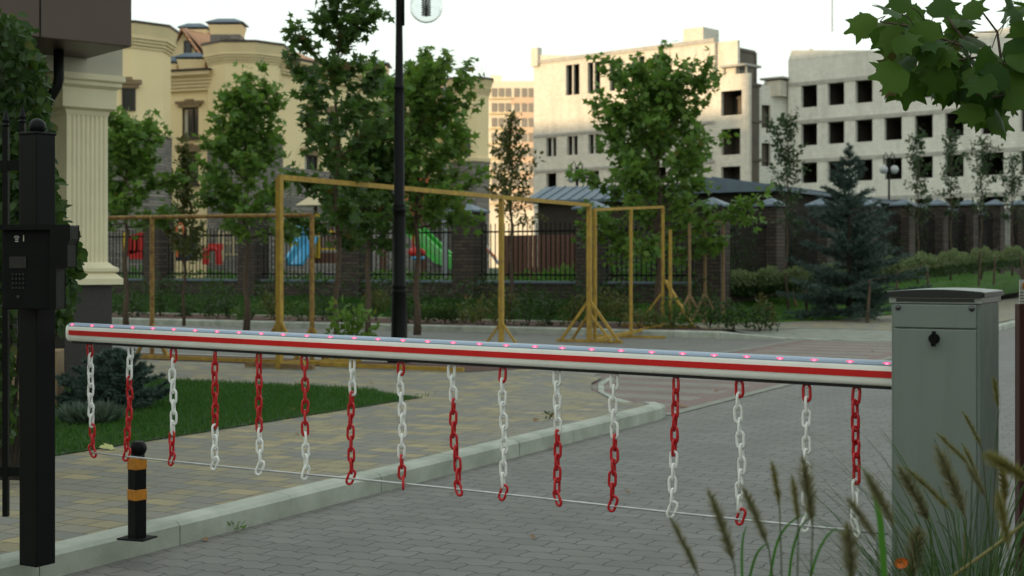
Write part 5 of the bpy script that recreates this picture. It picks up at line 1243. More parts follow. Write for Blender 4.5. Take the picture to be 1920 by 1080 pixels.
def mwall(x0, Y0, x1, Y1, ytop, ycor, holes=(), win=True, stone_y=None, name='wall'):
    o = W(x0, 497, Y0); o.z = 0; e = W(x1, 497, Y1); e.z = 0; d = (e-o); L = d.length; d.normalize(); Ym = (Y0+Y1)/2
    hs = []
    for px0, px1, py0, py1 in holes:
        t0, t1 = ray_t(px0, o, d), ray_t(px1, o, d); Yt = (o+d*t0).y; hs.append((t0, t1, pz(py1, Yt), pz(py0, Yt)))
    zc_, ztp = pz(ycor, Ym), pz(ytop, Ym); facade(mn, name, 'ochre', o, d, L, 0, zc_+0.1, hs, th=0.3)
    n = Vector((-d.y, d.x, 0)); n = n if n.y > 0 else -n; an = math.atan2(d.y, d.x); hh = ztp-zc_
    b = MB()
    for i in range(5): c_ = (o+e)/2-n*(0.06+0.07*i); b.box((c_.x, c_.y, zc_+hh*(0.09+0.17*i)), (L, 0.3, hh*0.15), an)
    c_ = (o+e)/2-n*0.42; b.box((c_.x, c_.y, zc_+hh*0.88), (L, 0.5, hh*0.2), an); b.build('cornice', M['cornice'], mn)
    b = MB(); c_ = (o+e)/2-n*0.45; b.box((c_.x, c_.y, ztp+0.05), (L+0.1, 0.62, 0.1), an); b.build('roof_edge', M['frame'], mn)
    for t0, t1, z0_, z1_ in hs:
        m_ = o+d*((t0+t1)/2)+n*0.18; W_, H_ = t1-t0, z1_-z0_
        b = MB(); b.box((m_.x, m_.y, (z0_+z1_)/2), (W_, 0.04, H_), an); pane = b
        fr_ = MB()
        for dx in (-0.5, 0.12, 0.5): q = m_+d*(dx*(W_-0.07))-n*0.05; fr_.box((q.x, q.y, (z0_+z1_)/2), (0.07, 0.08, H_), an)
        for z_ in (z0_+0.035, z1_-0.035): fr_.box((m_.x-n.x*0.05, m_.y-n.y*0.05, z_), (W_-0.07, 0.078, 0.07), an)
        wi = fr_.build('window', M['frame'], mn); pane.build('pane', M['glassdark'], wi)
        b = MB(); q = o+d*((t0+t1)/2)-n*0.08; b.box((q.x, q.y, z1_+0.27), (W_*1.65, 0.2, 0.16), an); b.box((q.x, q.y, z1_+0.10), (W_*1.3, 0.14, 0.16), an); b.box((q.x-n.x*0.03, q.y-n.y*0.03, z1_+0.38), (W_*0.45, 0.22, 0.14), an); b.build('lintel', M['trim'], wi)
        b = MB(); b.box((q.x, q.y, z0_-0.08), (W_*1.15, 0.2, 0.14), an); b.build('sill', M['frame'], wi)
        cu = MB(); q = m_-d*(W_*0.33)-n*0.03; cu.box((q.x, q.y, (z0_+z1_)/2), (W_*0.2, 0.02, H_*0.9), an); cu.build('curtain', M['beigegrey'], wi)
    if stone_y:
        zs_ = pz(stone_y, Ym); b = MB(); c_ = (o+e)/2-n*0.05; b.box((c_.x, c_.y, zs_/2), (L, 0.1, zs_), an); b.build('stone_cladding', M['stone'], mn)
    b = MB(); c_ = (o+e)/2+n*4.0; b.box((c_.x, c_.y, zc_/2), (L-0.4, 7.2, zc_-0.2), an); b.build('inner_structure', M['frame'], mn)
mwall(300, 80.5, 402, 79.3, 136, 172, [(341, 372, 202, 258), (341, 372, 285, 345)])
mwall(518, 80.0, 850, 97, 146, 172, [(575, 598, 207, 236), (613, 636, 212, 242), (571, 597, 290, 330), (700, 722, 215, 245), (770, 790, 222, 250), (617, 640, 290, 330)], stone_y=330)
# window on the left tower face and right tower face
def flat_window(x0, x1, y0, y1, Y, lintel=True):
    a_ = W(x0, y1, Y); c_ = W(x1, y0, Y); w_, h_ = c_.x-a_.x, c_.z-a_.z; m_ = (a_+c_)/2
    fr_ = MB()
    for dx in (-0.5, 0.5): fr_.box((m_.x+dx*(w_-0.07), m_.y, m_.z), (0.07, 0.14, h_))
    for dz in (-0.5, 0.5): fr_.box((m_.x, m_.y, m_.z+dz*(h_-0.07)), (w_-0.14, 0.138, 0.07))
    wi = fr_.build('window', M['frame'], mn); b = MB(); b.box((m_.x, m_.y+0.02, m_.z), (w_-0.14, 0.05, h_-0.14)); b.build('pane', M['glassdark'], wi)
    if lintel: b = MB(); b.box((m_.x, m_.y-0.04, c_.z+0.32), (w_*1.9, 0.3, 0.22)); b.box((m_.x, m_.y-0.02, c_.z+0.12), (w_*1.45, 0.22, 0.18)); b.box((m_.x, m_.y-0.06, c_.z+0.48), (w_*0.5, 0.32, 0.18)); b.build('lintel', M['trim'], wi)
YL = 74-73/F*74
flat_window(229, 254, 166, 208, YL-0.02); flat_window(229, 256, 276, 330, YL-0.08, False); flat_window(866, 882, 242, 300, 95-1.30, False)
# gables, roofs, chimneys
b = MB(); gy0 = 81.5; A_ = W(343, 62, gy0); Lf = W(306, 122, gy0); Rt = W(384, 122, gy0); 
b.add([Lf, Rt, A_, Lf+Vector((0,7,0)), Rt+Vector((0,7,0)), A_+Vector((0,7,0))], [(0,1,2),(5,4,3),(0,3,4,1)]); b.build('gable', M['ochre'], mn)
b = MB()
for e, nn_ in ((Lf, -1), (Rt, 1)):
    p0, p1 = A_+Vector((0,-0.4,0.12)), e+Vector((nn_*0.35,-0.4,-0.3)); p2, p3 = p1+Vector((0,8,0)), p0+Vector((0,8,0))
    b.add([p0, p1, p2, p3]+[q+Vector((0,0,0.15)) for q in (p0, p1, p2, p3)], [(0,1,2,3),(7,6,5,4),(0,4,5,1),(1,5,6,2),(2,6,7,3),(3,7,4,0)])
# right slope plane seen as tiles
b.add([W(344, 53, 82), W(352, 52, 88), W(406, 60, 89), W(404, 92, 83), W(384, 97, 81.6)], [(0,1,2,3,4)])
b.build('gable_roof', M['tile'], mn)
flat_window(345, 359, 76, 100, gy0-0.05, False)
def chimney(x0, x1, y0, y1, ycap, Y, stone=None):
    m_ = W((x0+x1)/2, 497, Y); w_ = (x1-x0)/F*Y; z0_, z1_ = pz(y1, Y), pz(y0, Y); b = MB()
    hw = w_/2; pr = [(hw*0.86, z0_-0.8), (hw*0.86, z0_), (hw*0.92, (z0_+z1_)/2), (hw, z1_)]
    for r_, z_ in pr:
        for sx, sy in ((-1,-1),(1,-1),(1,1),(-1,1)): b.v.append((m_.x+sx*r_, m_.y+sy*r_*0.8, z_))
    b.f = [(i*4+k, i*4+(k+1) % 4, (i+1)*4+(k+1) % 4, (i+1)*4+k) for i in range(3) for k in range(4)]+[(12,13,14,15)]
    ch = b.build('chimney', M['ochre'], mn)
    if stone: b = MB(); zs0, zs1 = pz(stone[1], Y), pz(stone[0], Y); b.box((m_.x, m_.y, (zs0+zs1)/2-0.4), (w_*0.88, w_*0.75, zs1-zs0+0.8)); b.build('stone_base', M['stone'], ch)
    b = MB(); zc0 = pz(ycap, Y)
    for sx in (-.35, -.12, .12, .35): b.box((m_.x+sx*w_, m_.y, (z1_+zc0)/2), (0.1, w_*0.6, max(0.12, zc0-z1_)))
    for r_, z_ in ((hw*1.12, zc0), (hw*1.12, zc0+0.06), (hw*0.5, zc0+0.32)):
        for sx, sy in ((-1,-1),(1,-1),(1,1),(-1,1)): b.v.append((m_.x+sx*r_, m_.y+sy*r_*0.8, z_))
    k = len(b.v)-12; b.f += [tuple(k+i for i in f_) for f_ in ((3,2,1,0),(8,9,10,11))]+[(k+i*4+j, k+i*4+(j+1) % 4, k+(i+1)*4+(j+1) % 4, k+(i+1)*4+j) for i in range(2) for j in range(4)]
    b.build('chimney_cap', M['slate'], ch)
chimney(395, 458, 50, 69, 47, 84, (68, 88)); chimney(341, 392, 58, 75, 55, 88); chimney(336, 390, 114, 133, 111, 80.6); chimney(312, 334, 121, 136, 117, 80.8); chimney(650, 728, 128, 155, 124, 92)
b = MB()
def roofq(pts, name='tiled_roof'):
    b = MB(); k = len(pts); b.v = [tuple(W(*p)) for p in pts]; b.v += [(v_[0], v_[1]+0.2, v_[2]-0.25) for v_ in b.v[:k]]
    b.f = [tuple(range(k)), tuple(range(2*k-1, k-1, -1))]+[(i, k+i, k+(i+1) % k, (i+1) % k) for i in range(k)]; b.build(name, M['tile'], mn)
roofq([(455, 73, 86), (456, 90, 82), (532, 99, 83), (530, 84, 87)]); roofq([(528, 86, 84), (524, 150, 80.5), (640, 158, 86), (640, 132, 92)]); roofq([(640, 132, 92), (640, 158, 86), (850, 166, 97), (850, 158, 100)])
roofq([(312, 128, 83), (312, 138, 80.7), (402, 137, 79.6), (402, 126, 83)])

# --- unseen block added behind and left of the camera to keep the junction in shade
nv = Vector((-SD.y, SD.x, 0)); ob = thing('shade_block', SD*-98+nv*-2, 'tall ochre block added out of view behind the viewer to shade the junction', 'building')
for w0, w1, hh in ((-70, 76, 30.0), (76.2, 108, 24.6)):  # heights shaped to set where its shade ends
    c_ = SD*-101+nv*((w0+w1)/2); b = MB(); b.box((c_.x, c_.y, hh/2), (12, w1-w0, hh), math.atan2(SD.y, SD.x)); b.build('wall', M['cornice'], ob)
b = MB()
for fl in range(7):
    for k in range(26):
        q = SD*-94.95+nv*(-66+k*6.4); b.box((q.x, q.y, 3+fl*3.1), (0.1, 1.8, 1.6), math.atan2(SD.y, SD.x))
w_ = b.build('window', M['glassdark'], ob); w_['kind'] = 'stuff'  # window rows dressing the added block

# ------------------------------------------------------------------ trees
gB = 'young maple trees along the fence'
grow_tree('maple_tree', Vector(((1235-CX)/F*32.6, 32.6, 0.18)), 5.85, 2.6, 'broad bushy green maple with pointed top in front of the white building', 'tree', gB, 21, 0.075, 0.25, 42, 7400, 0.165, T_MS, 'leaf_maple', shape='broad', elev=(2, 66), twigs=7, spread=0.08, lrange=(.45,1.2))
grow_tree('maple_tree', W(632, 497, 20.6)-Vector((0,0,1.37)), 5.9, 1.15, 'dark slender maple with bare lower trunk left of the lamp post, reaching above the picture', 'tree', gB, 33, 0.045, 0.30, 28, 2500, 0.135, T_MS, 'leaf_mapledark', elev=(0, 58), twigs=5, spread=0.06, lrange=(0.5, 1.25))
grow_tree('maple_tree', W(782, 497, 29.5)-Vector((0,0,1.30)), 5.35, 2.0, 'wide green maple directly behind the lamp post', 'tree', gB, 45, 0.07, 0.38, 32, 4500, 0.165, T_MS, 'leaf_maple', shape='broad', elev=(4, 68), twigs=6, spread=0.08)
grow_tree('maple_tree', W(462, 497, 30.5)-Vector((0,0,1.25)), 5.25, 1.6, 'green maple left of the lamp post with one tall leading shoot', 'tree', gB, 57, 0.065, 0.34, 28, 3300, 0.16, T_MS, 'leaf_maple', shape='broad', elev=(4, 68), twigs=6, spread=0.08)
grow_tree('maple_tree', W(236, 497, 30.5)-Vector((0,0,1.25)), 4.6, 1.45, 'green maple half hidden behind the cream column', 'tree', gB, 61, 0.06, 0.44, 24, 2500, 0.16, T_MS, 'leaf_maple', shape='broad', elev=(-5, 52), twigs=6, spread=0.08)
grow_tree('maple_tree', W(690, 497, 29.0)-Vector((0,0,1.28)), 4.2, 1.3, 'lower spreading maple between the two trees left of the lamp post', 'tree', gB, 67, 0.06, 0.40, 22, 2000, 0.16, T_MS, 'leaf_mapledark', shape='broad', elev=(-5, 50), twigs=6, spread=0.08)
grow_tree('linden_tree', W(345, 497, 31.5)-Vector((0,0,1.2)), 4.0, 0.62, 'thin yellowing young tree before the mansion window', 'tree', None, 71, 0.035, 0.3, 24, 1300, 0.13, T_OVAL, 'leaf_pale', shape='cone', elev=(25, 60), twigs=5, spread=0.06)
grow_tree('linden_tree', W(958, 497, 32.5)-Vector((0,0,1.1)), 4.6, 0.85, 'sparse yellowing tree on a grey trunk in front of the distant apartment tower', 'tree', None, 73, 0.05, 0.42, 26, 1500, 0.12, T_OVAL, 'leaf_pale', shape='cone', elev=(30, 62), twigs=5, spread=0.06)
gy_ = 'slender young trees beyond the clipped hedge'
yt = [(1458, 38.0, 228, 0.60, 'slender bluish young tree left of the spruce with a tall pale trunk', 81, 1000),
      (1700, 47.0, 262, 0.62, 'slender young tree just right of the twin lantern', 83, 800), (1762, 50.0, 255, 0.60, 'slender young tree with narrow crown, second right of the spruce', 85, 800),
      (1818, 52.5, 268, 0.66, 'leaning bushy young tree, third right of the spruce', 87, 900), (1876, 55.0, 300, 0.75, 'short dark young tree, fourth right of the spruce', 89, 900), (1922, 56.0, 300, 0.7, 'young tree at the right edge beyond the hedge', 91, 700)]
for px, Y, yt_, cr, lab, sd, nl_ in yt:
    zb = 0.4+(Y-38)*0.05; p = Vector(((px-CX)/F*Y, Y-1.3, zb)); h = pz(yt_, Y-1.3)-zb
    grow_tree('young_tree', p, h, cr, lab, 'tree', gy_, sd, 0.035, 0.40, 22, nl_, 0.13, T_OVAL, 'leaf_bluegreen', shape='column', elev=(35, 65), twigs=4, spread=0.05, bark='bark', stake=[(0.22, -0.25, 0.8)] if px < 1500 else None)
sp = Vector(((1592-CX)/F*34.5, 34.5, 0.26)); spruce(sp, pz(272, 34.5)-0.26, 1.75, 'large dusky blue-green spruce on the lawn right of the fence corner', 95, tiers=20, nper=10, ls=0.12, nneed=24)
for i, (px, py, r_) in enumerate(((215, 700, 0.95),)):
    p = AB(11.6, -12.3, 0.13); p = Vector(((218-CX)/F*13.6, 13.6, 0.13)); spruce(p, 0.52, 0.56, 'low spreading blue spruce bush on the lawn under the boom tip', 97, tiers=9, nper=14, ls=0.05, nneed=60, sweep=0.05, name='dwarf_spruce')
# fescue tuft
nr = np.random.default_rng(5); p = W(170, 745, 12.2); p.z = 0.135; ft = thing('fescue_tuft', p, 'grey-blue tuft of fescue grass in front of the low spruce bush', 'grass tuft'); n = 700
az = nr.uniform(0, 6.28, n); pos = np.array([[p.x, p.y, 0.13]])+np.stack([np.cos(az)*0.05, np.sin(az)*0.05, np.zeros(n)], 1)*nr.uniform(0, 3.5, (n, 1))
yd = np.stack([np.cos(az)*0.8, np.sin(az)*0.8, nr.uniform(0.5, 1.6, n)], 1); v, f = place((np.array([(-.5,0,0),(.5,0,0),(.3,.6,.05),(0,1,-.12)]), [(0,1,2,3)]), pos, yd, nr.normal(0, 1, (n, 3)), 0.22*nr.uniform(.6, 1.1, n), 0.02); np_mesh('blade', v, f, M['fescue'], ft)
# bright shrub at the side road, shrubs in the mulch and below the fence
shrub(post_base(662, a=16.6, z=0.134), 0.50, 0.82, 'bright green leafy sapling shrub left of the lamp post foot', 101, 420, 0.09, 'leaf_maple', None, T_OVAL, 'sapling')
sh_g = 'shrubs planted in the far bark mulch bed'
places = [(1330, 30.3, .75, .62, 'leaf_shrub', 'rounded green shrub in the mulch right of the large maple, by the thin braced posts'), (1375, 29.6, .62, .55, 'leaf_shrub', 'green shrub in the mulch, middle of the three right of the large maple'), (1425, 29.4, .6, .5, 'leaf_shrub', 'green shrub at the pointed right end of the mulch bed'), (1435, 29.9, .30, .72, 'leaf_rust', 'rust tinted thin shrub at the right end of the mulch bed')]
for i, (px, Y, w_, h_, lm, lab) in enumerate(places): shrub(((px-CX)/F*Y, Y, 0.15), w_, h_, lab, 110+i, 420, 0.075, lm, sh_g)
xs = [230, 262, 300, 345, 392, 430, 470, 515, 560, 605, 640, 705, 762, 800, 835, 872, 905, 945, 990, 1030, 1075, 1120, 1160, 1200, 1262]
for i, px in enumerate(xs):
    ra = random.Random(i*7+1); b_ = None; p = post_base(px, a=28.3+ra.uniform(-.3, .9), z=0.155)
    where = ['right beside the cream column', 'between the column and the rusty frame', 'at the rusty frame post', 'below the thin yellowing tree', 'right of the thin yellowing tree', 'left of the leading-shoot maple', 'under the leading-shoot maple', 'left of the tall frame post', 'behind the tall frame corner', 'left of the rusty frame end', 'right of the rusty frame end', 'behind the bright green sapling', 'just left of the black lamp post', 'just right of the black lamp post', 'under the green slide', 'below the pillar right of the slide', 'left of the frame middle post', 'right of the frame middle post', 'left of the braced frame post', 'behind the timber screen bay', 'left of the braced corner post', 'right of the braced corner post', 'behind the second frame', 'left under the large maple', 'right under the large maple'][i]
    # positions in words
    shrub(p, ra.uniform(.5, .95), ra.uniform(.38, .75), 'loose shrub in the mulch strip '+where, 140+i, ra.randint(260, 420), 0.085, ra.choice(['leaf_shrub', 'leaf_shrub', 'leaf_mapledark', 'leaf_pale']), 'loose shrubs in a row below the brick fence')
for i, px in enumerate([240, 330, 410, 500, 590, 700, 800, 890, 985, 1090, 1190, 1290]):
    ra = random.Random(i*3+2); p = post_base(px, a=31.6+ra.uniform(-.4, .5), z=0.30)
    shrub(p, ra.uniform(.9, 1.6), ra.uniform(.6, 1.1), 'twiggy bush against the low brick wall, number %s from the cream column' % ['first', 'second', 'third', 'fourth', 'fifth', 'sixth', 'seventh', 'eighth', 'ninth', 'tenth', 'eleventh', 'last'][i] if False else 'twiggy bush against the low brick wall, %s one counted from the cream column' % ['first', 'second', 'third', 'fourth', 'fifth', 'sixth', 'seventh', 'eighth', 'ninth', 'tenth', 'eleventh', 'twelfth'][i], 180+i, 300, 0.10, 'leaf_shrub', 'sparse bushes against the brick wall')
# hedge with pale leaf margins, along the side run of the fence
nr = np.random.default_rng(77); hd = thing('hedge', (8, 40, 0.3), 'clipped pale-edged variegated hedge in front of the right hand fence', 'hedge')
Q = []
hp = [(1385,35.8,.70,.60),(1440,36.2,.72,.62),(1500,37.2,.78,.62),(1560,38.6,.85,.62),(1650,40.2,.95,.66),(1700,41,1.0,.74),(1800,44.8,1.19,.76),(1900,49.5,1.35,.74),(1990,54,1.5,.74)]
for _ in range(42000):
    i = nr.integers(0, len(hp)-1); u = nr.uniform(); a_, c_ = hp[i], hp[i+1]; px, Y, z0_, h_ = (a_[k]*(1-u)+c_[k]*u for k in range(4)); dpt = nr.uniform(-0.85, 0.6); e = abs(dpt-0.0)
    tz = nr.uniform(0, 1)**0.6; bump_ = 0.10*math.sin(px*0.11)+0.06*math.sin(px*0.31)
    zz = z0_+(h_+bump_)*tz*(1-0.20*e*e)*0.95; Q.append(((px-CX)/F*Y+dpt*0.45, Y+dpt, zz))
Q = np.array(Q); n = len(Q); yd = nr.normal(0, 0.7, (n, 3)); yd[:, 2] += 0.4; yd[:, 1] -= 0.3
v, f = place(T_OVAL, Q, yd, nr.normal(0, .6, (n, 3))+np.array([0, -.3, .8]), 0.085*nr.uniform(.6, 1.2, n))
low = Q[:, 2] < 0; top = np.zeros(n, bool)
for i in range(n): pass
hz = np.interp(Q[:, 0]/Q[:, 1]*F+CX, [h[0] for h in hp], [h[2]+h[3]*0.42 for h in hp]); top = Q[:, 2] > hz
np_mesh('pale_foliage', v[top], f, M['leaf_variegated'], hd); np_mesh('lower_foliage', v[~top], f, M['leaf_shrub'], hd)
# unseen dark bushes added right of the frame to darken the cabinet's side
for i, (x, y, h_) in enumerate(((3.7, 2.2, 3.4), (4.0, 4.4, 3.8), (4.6, 6.4, 3.4))):
    shrub((x, y, 0.0), 2.2, h_, 'tall dark bush added out of view on the right to darken the cabinet side, %s' % ['nearest', 'middle', 'farthest'][i], 400+i, 5200, 0.14, 'leaf_mapledark')
# stakes and guy ropes by the hedge
sk = [(1470, 500, 36.6, 1.05), (1500, 575, 35.5, .7), (1612, 545, 33.6, .9), (1665, 505, 39.5, .9), (1730, 495, 42, .85), (1822, 465, 46.5, 1.0), (1850, 470, 47, .8), (1905, 480, 47.5, .9)]
prev = None
for i, (px, py, Y, h_) in enumerate(sk):
    p = Vector(((px-CX)/F*Y, Y-0.7, 0.25+max(0, (Y-37))*0.07)); t = thing('tree_stake', p, 'wooden stake with rope by the hedge, %s' % ['leftmost, left of the spruce', 'leaning, directly left of the spruce', 'in front of the spruce', 'first right of the spruce', 'second right of the spruce', 'third right of the spruce', 'short one third from the right edge', 'nearest the right edge'][i], 'stake', 'wooden stakes with ropes along the hedge')
    b = MB(); b.tube([p-Vector((0,0,.1)), p+Vector((rng.uniform(-.12, .12), 0, h_))], [0.040, 0.030], 7); b.build('post', M['bark'], t)
    q = p+Vector((0,0,h_)); b = MB(); e = q+Vector((1.5, 1.8, 0.30)); b.tube([q, q.lerp(e, .5)-Vector((0,0,.08)), e], 0.006, 5); b.build('rope', M['bark'], t)
# dark planting behind the right hand fence
for i, (px, Y, w_, h_) in enumerate(((1400, 40, 2.2, 2.3), (1490, 43, 2.4, 2.3), (1580, 46, 2.6, 2.3), (1660, 49, 2.6, 2.2), (1740, 52, 2.6, 2.1), (980, 41, 2.0, .9), (1050, 40, 2.2, 1.0), (1240, 39.5, 3.0, 1.6), (730, 43.5, 2.2, .85), (350, 46, 2.6, .7), (590, 45, 2.6, .7), (820, 43, 3.0, .7), (440, 46, 2.4, .7), (260, 47.5, 2.4, .8))):
    shrub(((px-CX)/F*Y, Y, 0.5+max(0, Y-40)*0.04*(px > 1300)), w_, h_, ['dark bush behind the first railing right of the fence corner', 'dark bush behind the railing left of the spruce', 'dark bush hidden behind the spruce', 'dark bush behind the railing right of the spruce', 'dark bush behind the far railings below the slender trees', 'low bush in front of the timber screen, left part', 'low bush in front of the timber screen, right part', 'bush behind the railing under the large maple', 'low bush behind the railing left of the lamp post', 'low bush in front of the red play arch', 'low bush in front of the blue slide', 'low bush in front of the green slide', 'low bush between the arch and the blue slide', 'low bush in front of the red and yellow play wall'][i], 210+i, 900, 0.13, 'leaf_shrub' if px > 1300 else 'leaf_bright', 'bushes inside the playground fence', depth=1.4)

# ------------------------------------------------------------------ maple branch reaching in at the upper right, on a tree outside the frame
nb = np.random.default_rng(9); bt = thing('maple_tree', (3.9, 4.9, 0.1), 'near dark green maple branch with large toothed leaves hanging in at the top right', 'tree')
b = MB(); b.tube([(3.9, 4.9, 0), (3.85, 4.9, 1.5), (3.75, 4.95, 3.2), (3.7, 5.0, 4.6)], [0.09, 0.075, 0.06, 0.03], 10); b.build('trunk', M['bark'], bt, True)
Yb = 5.7
def bw(px, py, dy=0): return np.array(tuple(W(px, py, Yb+dy)))
main = [np.array([3.8, 4.92, 2.0]), bw(1990, 190), bw(1925, 150), bw(1878, 118), bw(1820, 92, -.05), bw(1760, 70, .05), bw(1700, 48, .1), bw(1650, 40, .1)]
b = MB(); b.tube(main, [0.02, 0.014, 0.011, 0.009, 0.007, 0.006, 0.005, 0.003], 7)
subs = [[bw(1878, 118), bw(1850, 105, -.1), bw(1800, 112, -.15), bw(1760, 105, -.1)], [bw(1820, 92), bw(1790, 50, .1), bw(1760, 10, .15), bw(1750, -30, .2)], [bw(1925, 150), bw(1900, 175, -.1), bw(1850, 185, -.15), bw(1820, 170, -.2)], [bw(1760, 70), bw(1735, 95, 0), bw(1715, 110, 0)], [bw(1878, 118), bw(1870, 60, .1), bw(1840, 20, .15)], [bw(1990, 190), bw(1960, 110, .1), bw(1945, 40, .1), bw(1935, 0, .1)]]
for s_ in subs: b.tube(s_, [0.006, 0.005, 0.004, 0.003][:len(s_)], 6)
L0 = [ # attach px,py ; tip px,py ; size px
 (1690,40,1625,62,72),(1660,30,1580,62,70),(1700,30,1650,12,62),(1690,60,1720,75,60),(1720,20,1668,-8,60),(1745,40,1770,5,62),(1770,60,1815,30,62),(1700,85,1655,118,66),(1715,95,1740,70,50),(1728,100,1695,120,60),
 (1705,120,1700,180,78),(1735,110,1712,172,64),(1760,95,1748,120,58),(1775,105,1800,140,66),(1790,115,1755,128,58),(1800,130,1770,160,56),(1820,135,1775,200,72),(1835,120,1805,95,60),(1850,110,1882,150,64),(1840,150,1870,210,80),(1855,165,1900,205,66),
 (1870,140,1905,180,60),(1880,120,1918,115,66),(1860,90,1820,72,64),(1830,60,1790,45,60),(1800,40,1832,10,56),(1770,130,1735,152,52),(1810,160,1842,140,70),(1850,180,1830,215,60),(1900,160,1935,190,64),(1905,20,1890,-10,60),(1925,10,1900,22,60),(1935,30,1915,70,58),(1790,75,1830,88,56),(1750,75,1720,50,56),(1835,95,1872,118,62),(1780,150,1800,190,54),(1895,140,1870,170,58),(1738,60,1700,66,52),(1860,200,1880,235,60),(1690,150,1665,95,55),(1815,110,1770,95,60)]
Tn = []
tmp, fcs = T_MAPLE
def bigleaf():
    lob = [(0, 1.0), (46, 0.93), (-46, 0.93), (98, 0.78), (-98, 0.78)]; out = []
    for a_ in range(-140, 141, 5):
        r_ = 0.30
        for la, lr in lob: r_ = max(r_, lr*max(0, 1-(abs(a_-la)/31)**1.15) + 0.0)
        r_ = max(r_, 0.62); r_ *= 1+0.06*((a_//5) % 2); out.append((r_*math.sin(R(a_))*0.70, 0.42+r_*math.cos(R(a_))*0.58, -0.10*(abs(math.sin(R(a_)))*r_)**2-0.05*r_*r_))
    out.append((0, 0.02, 0)); out.append((0, 0.42, 0.02)); n_ = len(out)-1
    return np.array(out), [(n_, i, (i+1) % n_) for i in range(n_)]
TB = bigleaf()
pos, yd, zd, sz = [], [], [], []
for ax_, ay_, tx, ty, s_ in L0:
    dy = nb.uniform(-.25, .25); a_ = bw(ax_, ay_, dy); c_ = bw(tx, ty, dy+nb.uniform(-.10, .05)); d_ = c_-a_
    pos.append(a_+d_*0.15); yd.append(d_); zd.append(np.array([nb.normal(0, .5), -0.55-nb.uniform(0, .5), 0.75])); sz.append(s_/F*Yb*1.02)
    near_ = min((np.linalg.norm(np.array(q)-a_), tuple(q)) for s2 in [main]+subs for q in s2)[1]; b.tube([near_, a_, a_+d_*0.18], 0.0022, 5)
for ax_, ay_, tx, ty, s_ in L0:
    for rep in range(1+(nb.uniform() < 0.3)):
        a_ = bw(ax_+nb.uniform(-30, 30), ay_+nb.uniform(-12, 22), nb.uniform(-.3, .35)); pos.append(a_); yd.append(np.array([nb.normal(-.1, .8), nb.normal(0, .4), -nb.uniform(.1, .9)])); zd.append(np.array([nb.normal(0, .5), -0.8, 0.6])); sz.append(s_/F*Yb*nb.uniform(.8, 1.2))
for _ in range(26):
    px, py = nb.uniform(1925, 2080), nb.uniform(-80, 230); a_ = bw(px, py, nb.uniform(-.5, .5)); pos.append(a_); yd.append(nb.normal(0, 1, 3)); zd.append(np.array([0, -.5, .8])); sz.append(0.12)
b.build('branch', M['bark'], bt, True)
v, f = place(TB, np.array(pos), np.array(yd), np.array(zd), np.array(sz)); 
np_mesh('foliage', v, f, M['leaf_near'], bt, True)

# ------------------------------------------------------------------ fountain grass in the near right corner
def ribbon(mb_v, mb_f, p, az, L, arch, w, n=7, lean=0.25):
    o = len(mb_v); d = np.array([math.cos(az), math.sin(az), 0]); s_ = np.array([-math.sin(az), math.cos(az), 0]); th = math.pi/2-lean; q = p.copy()
    for i in range(n+1):
        ww = w*(1-(i/n)**2.2)*0.5+0.0002; mb_v.append(tuple(q-s_*ww)); mb_v.append(tuple(q+s_*ww)); q = q+(d*math.cos(th)+np.array([0,0,1])*math.sin(th))*L/n; th -= arch/n*(0.4+1.3*i/n)
    for i in range(n): mb_f.append((o+2*i, o+2*i+1, o+2*i+3, o+2*i+2))
def plume(mb, p0, p1, w, nr, dens=1.0, curve=0.03):
    """seed head from p0 (base) to p1 (tip): dense short bristles round a stalk"""
    p0, p1 = np.array(tuple(p0)), np.array(tuple(p1)); ax_ = p1-p0; L = np.linalg.norm(ax_); n_ = int(900*dens); u = nr.uniform(0, 1, n_)
    side = np.array([0.5, 0, 0.2]); pc = p0[None]+ax_[None]*u[:, None]+side[None]*(np.sin(u*math.pi)*curve*L)[:, None]
    rad = nr.normal(0, 1, (n_, 3)); rad -= ax_[None]*(rad@ax_)[:, None]/L**2; rad /= np.linalg.norm(rad, axis=1, keepdims=True)
    prof_ = np.clip(np.minimum(u*6, (1-u)*3.2+0.15), 0.15, 1); yd = rad*1.0+ax_[None]/L*0.9
    return place(T_NEED, pc, yd, nr.normal(0, 1, (n_, 3)), w*0.75*prof_*nr.uniform(.6, 1.3, n_), 0.09)
fg = 'clumps of fountain grass at the near right corner'
clumps = [ # centre px at frame bottom, Y, label, plumes [(tip px,py, base px,py, width px, mat)]
 (1330, 2.7, 'fountain grass clump furthest left, three soft brown seed heads over the road', [(1325,912,1378,1062,27,0),(1252,962,1312,1085,20,0)], 70, 0.72),
 (1465, 2.8, 'fountain grass clump with tall faint seed heads below the second chain from the cabinet', [(1388,905,1442,1030,22,0),(1446,862,1462,955,16,1),(1484,888,1497,985,17,1),(1503,852,1524,988,30,0)], 150, 0.80),
 (1590, 2.5, 'fountain grass clump with one large blurred seed head and a broad bright blade', [(1587,978,1597,1100,34,0),(1586,930,1645,1015,20,0),(1617,878,1680,995,26,0)], 170, 0.78),
 (1715, 3.5, 'fountain grass clump in front of the grey-green cabinet with arching dark heads', [(1682,870,1745,985,30,0),(1693,872,1788,962,16,1),(1752,832,1812,975,32,0),(1752,808,1823,878,15,1),(1802,828,1838,905,13,1)], 330, 0.95),
 (1830, 4.3, 'tall leafy fountain grass clump between the cabinet and the red board', [(1803,768,1842,842,13,1),(1862,705,1872,768,14,1),(1875,855,1885,950,22,1),(1722,985,1704,1100,38,0)], 420, 1.15),
 (1925, 2.5, 'fountain grass clump at the right edge with a thick yellowish seed head bending left', [(1842,848,1935,905,30,1),(1868,915,1892,1035,24,1),(1810,868,1850,935,16,0)], 160, 0.85)]
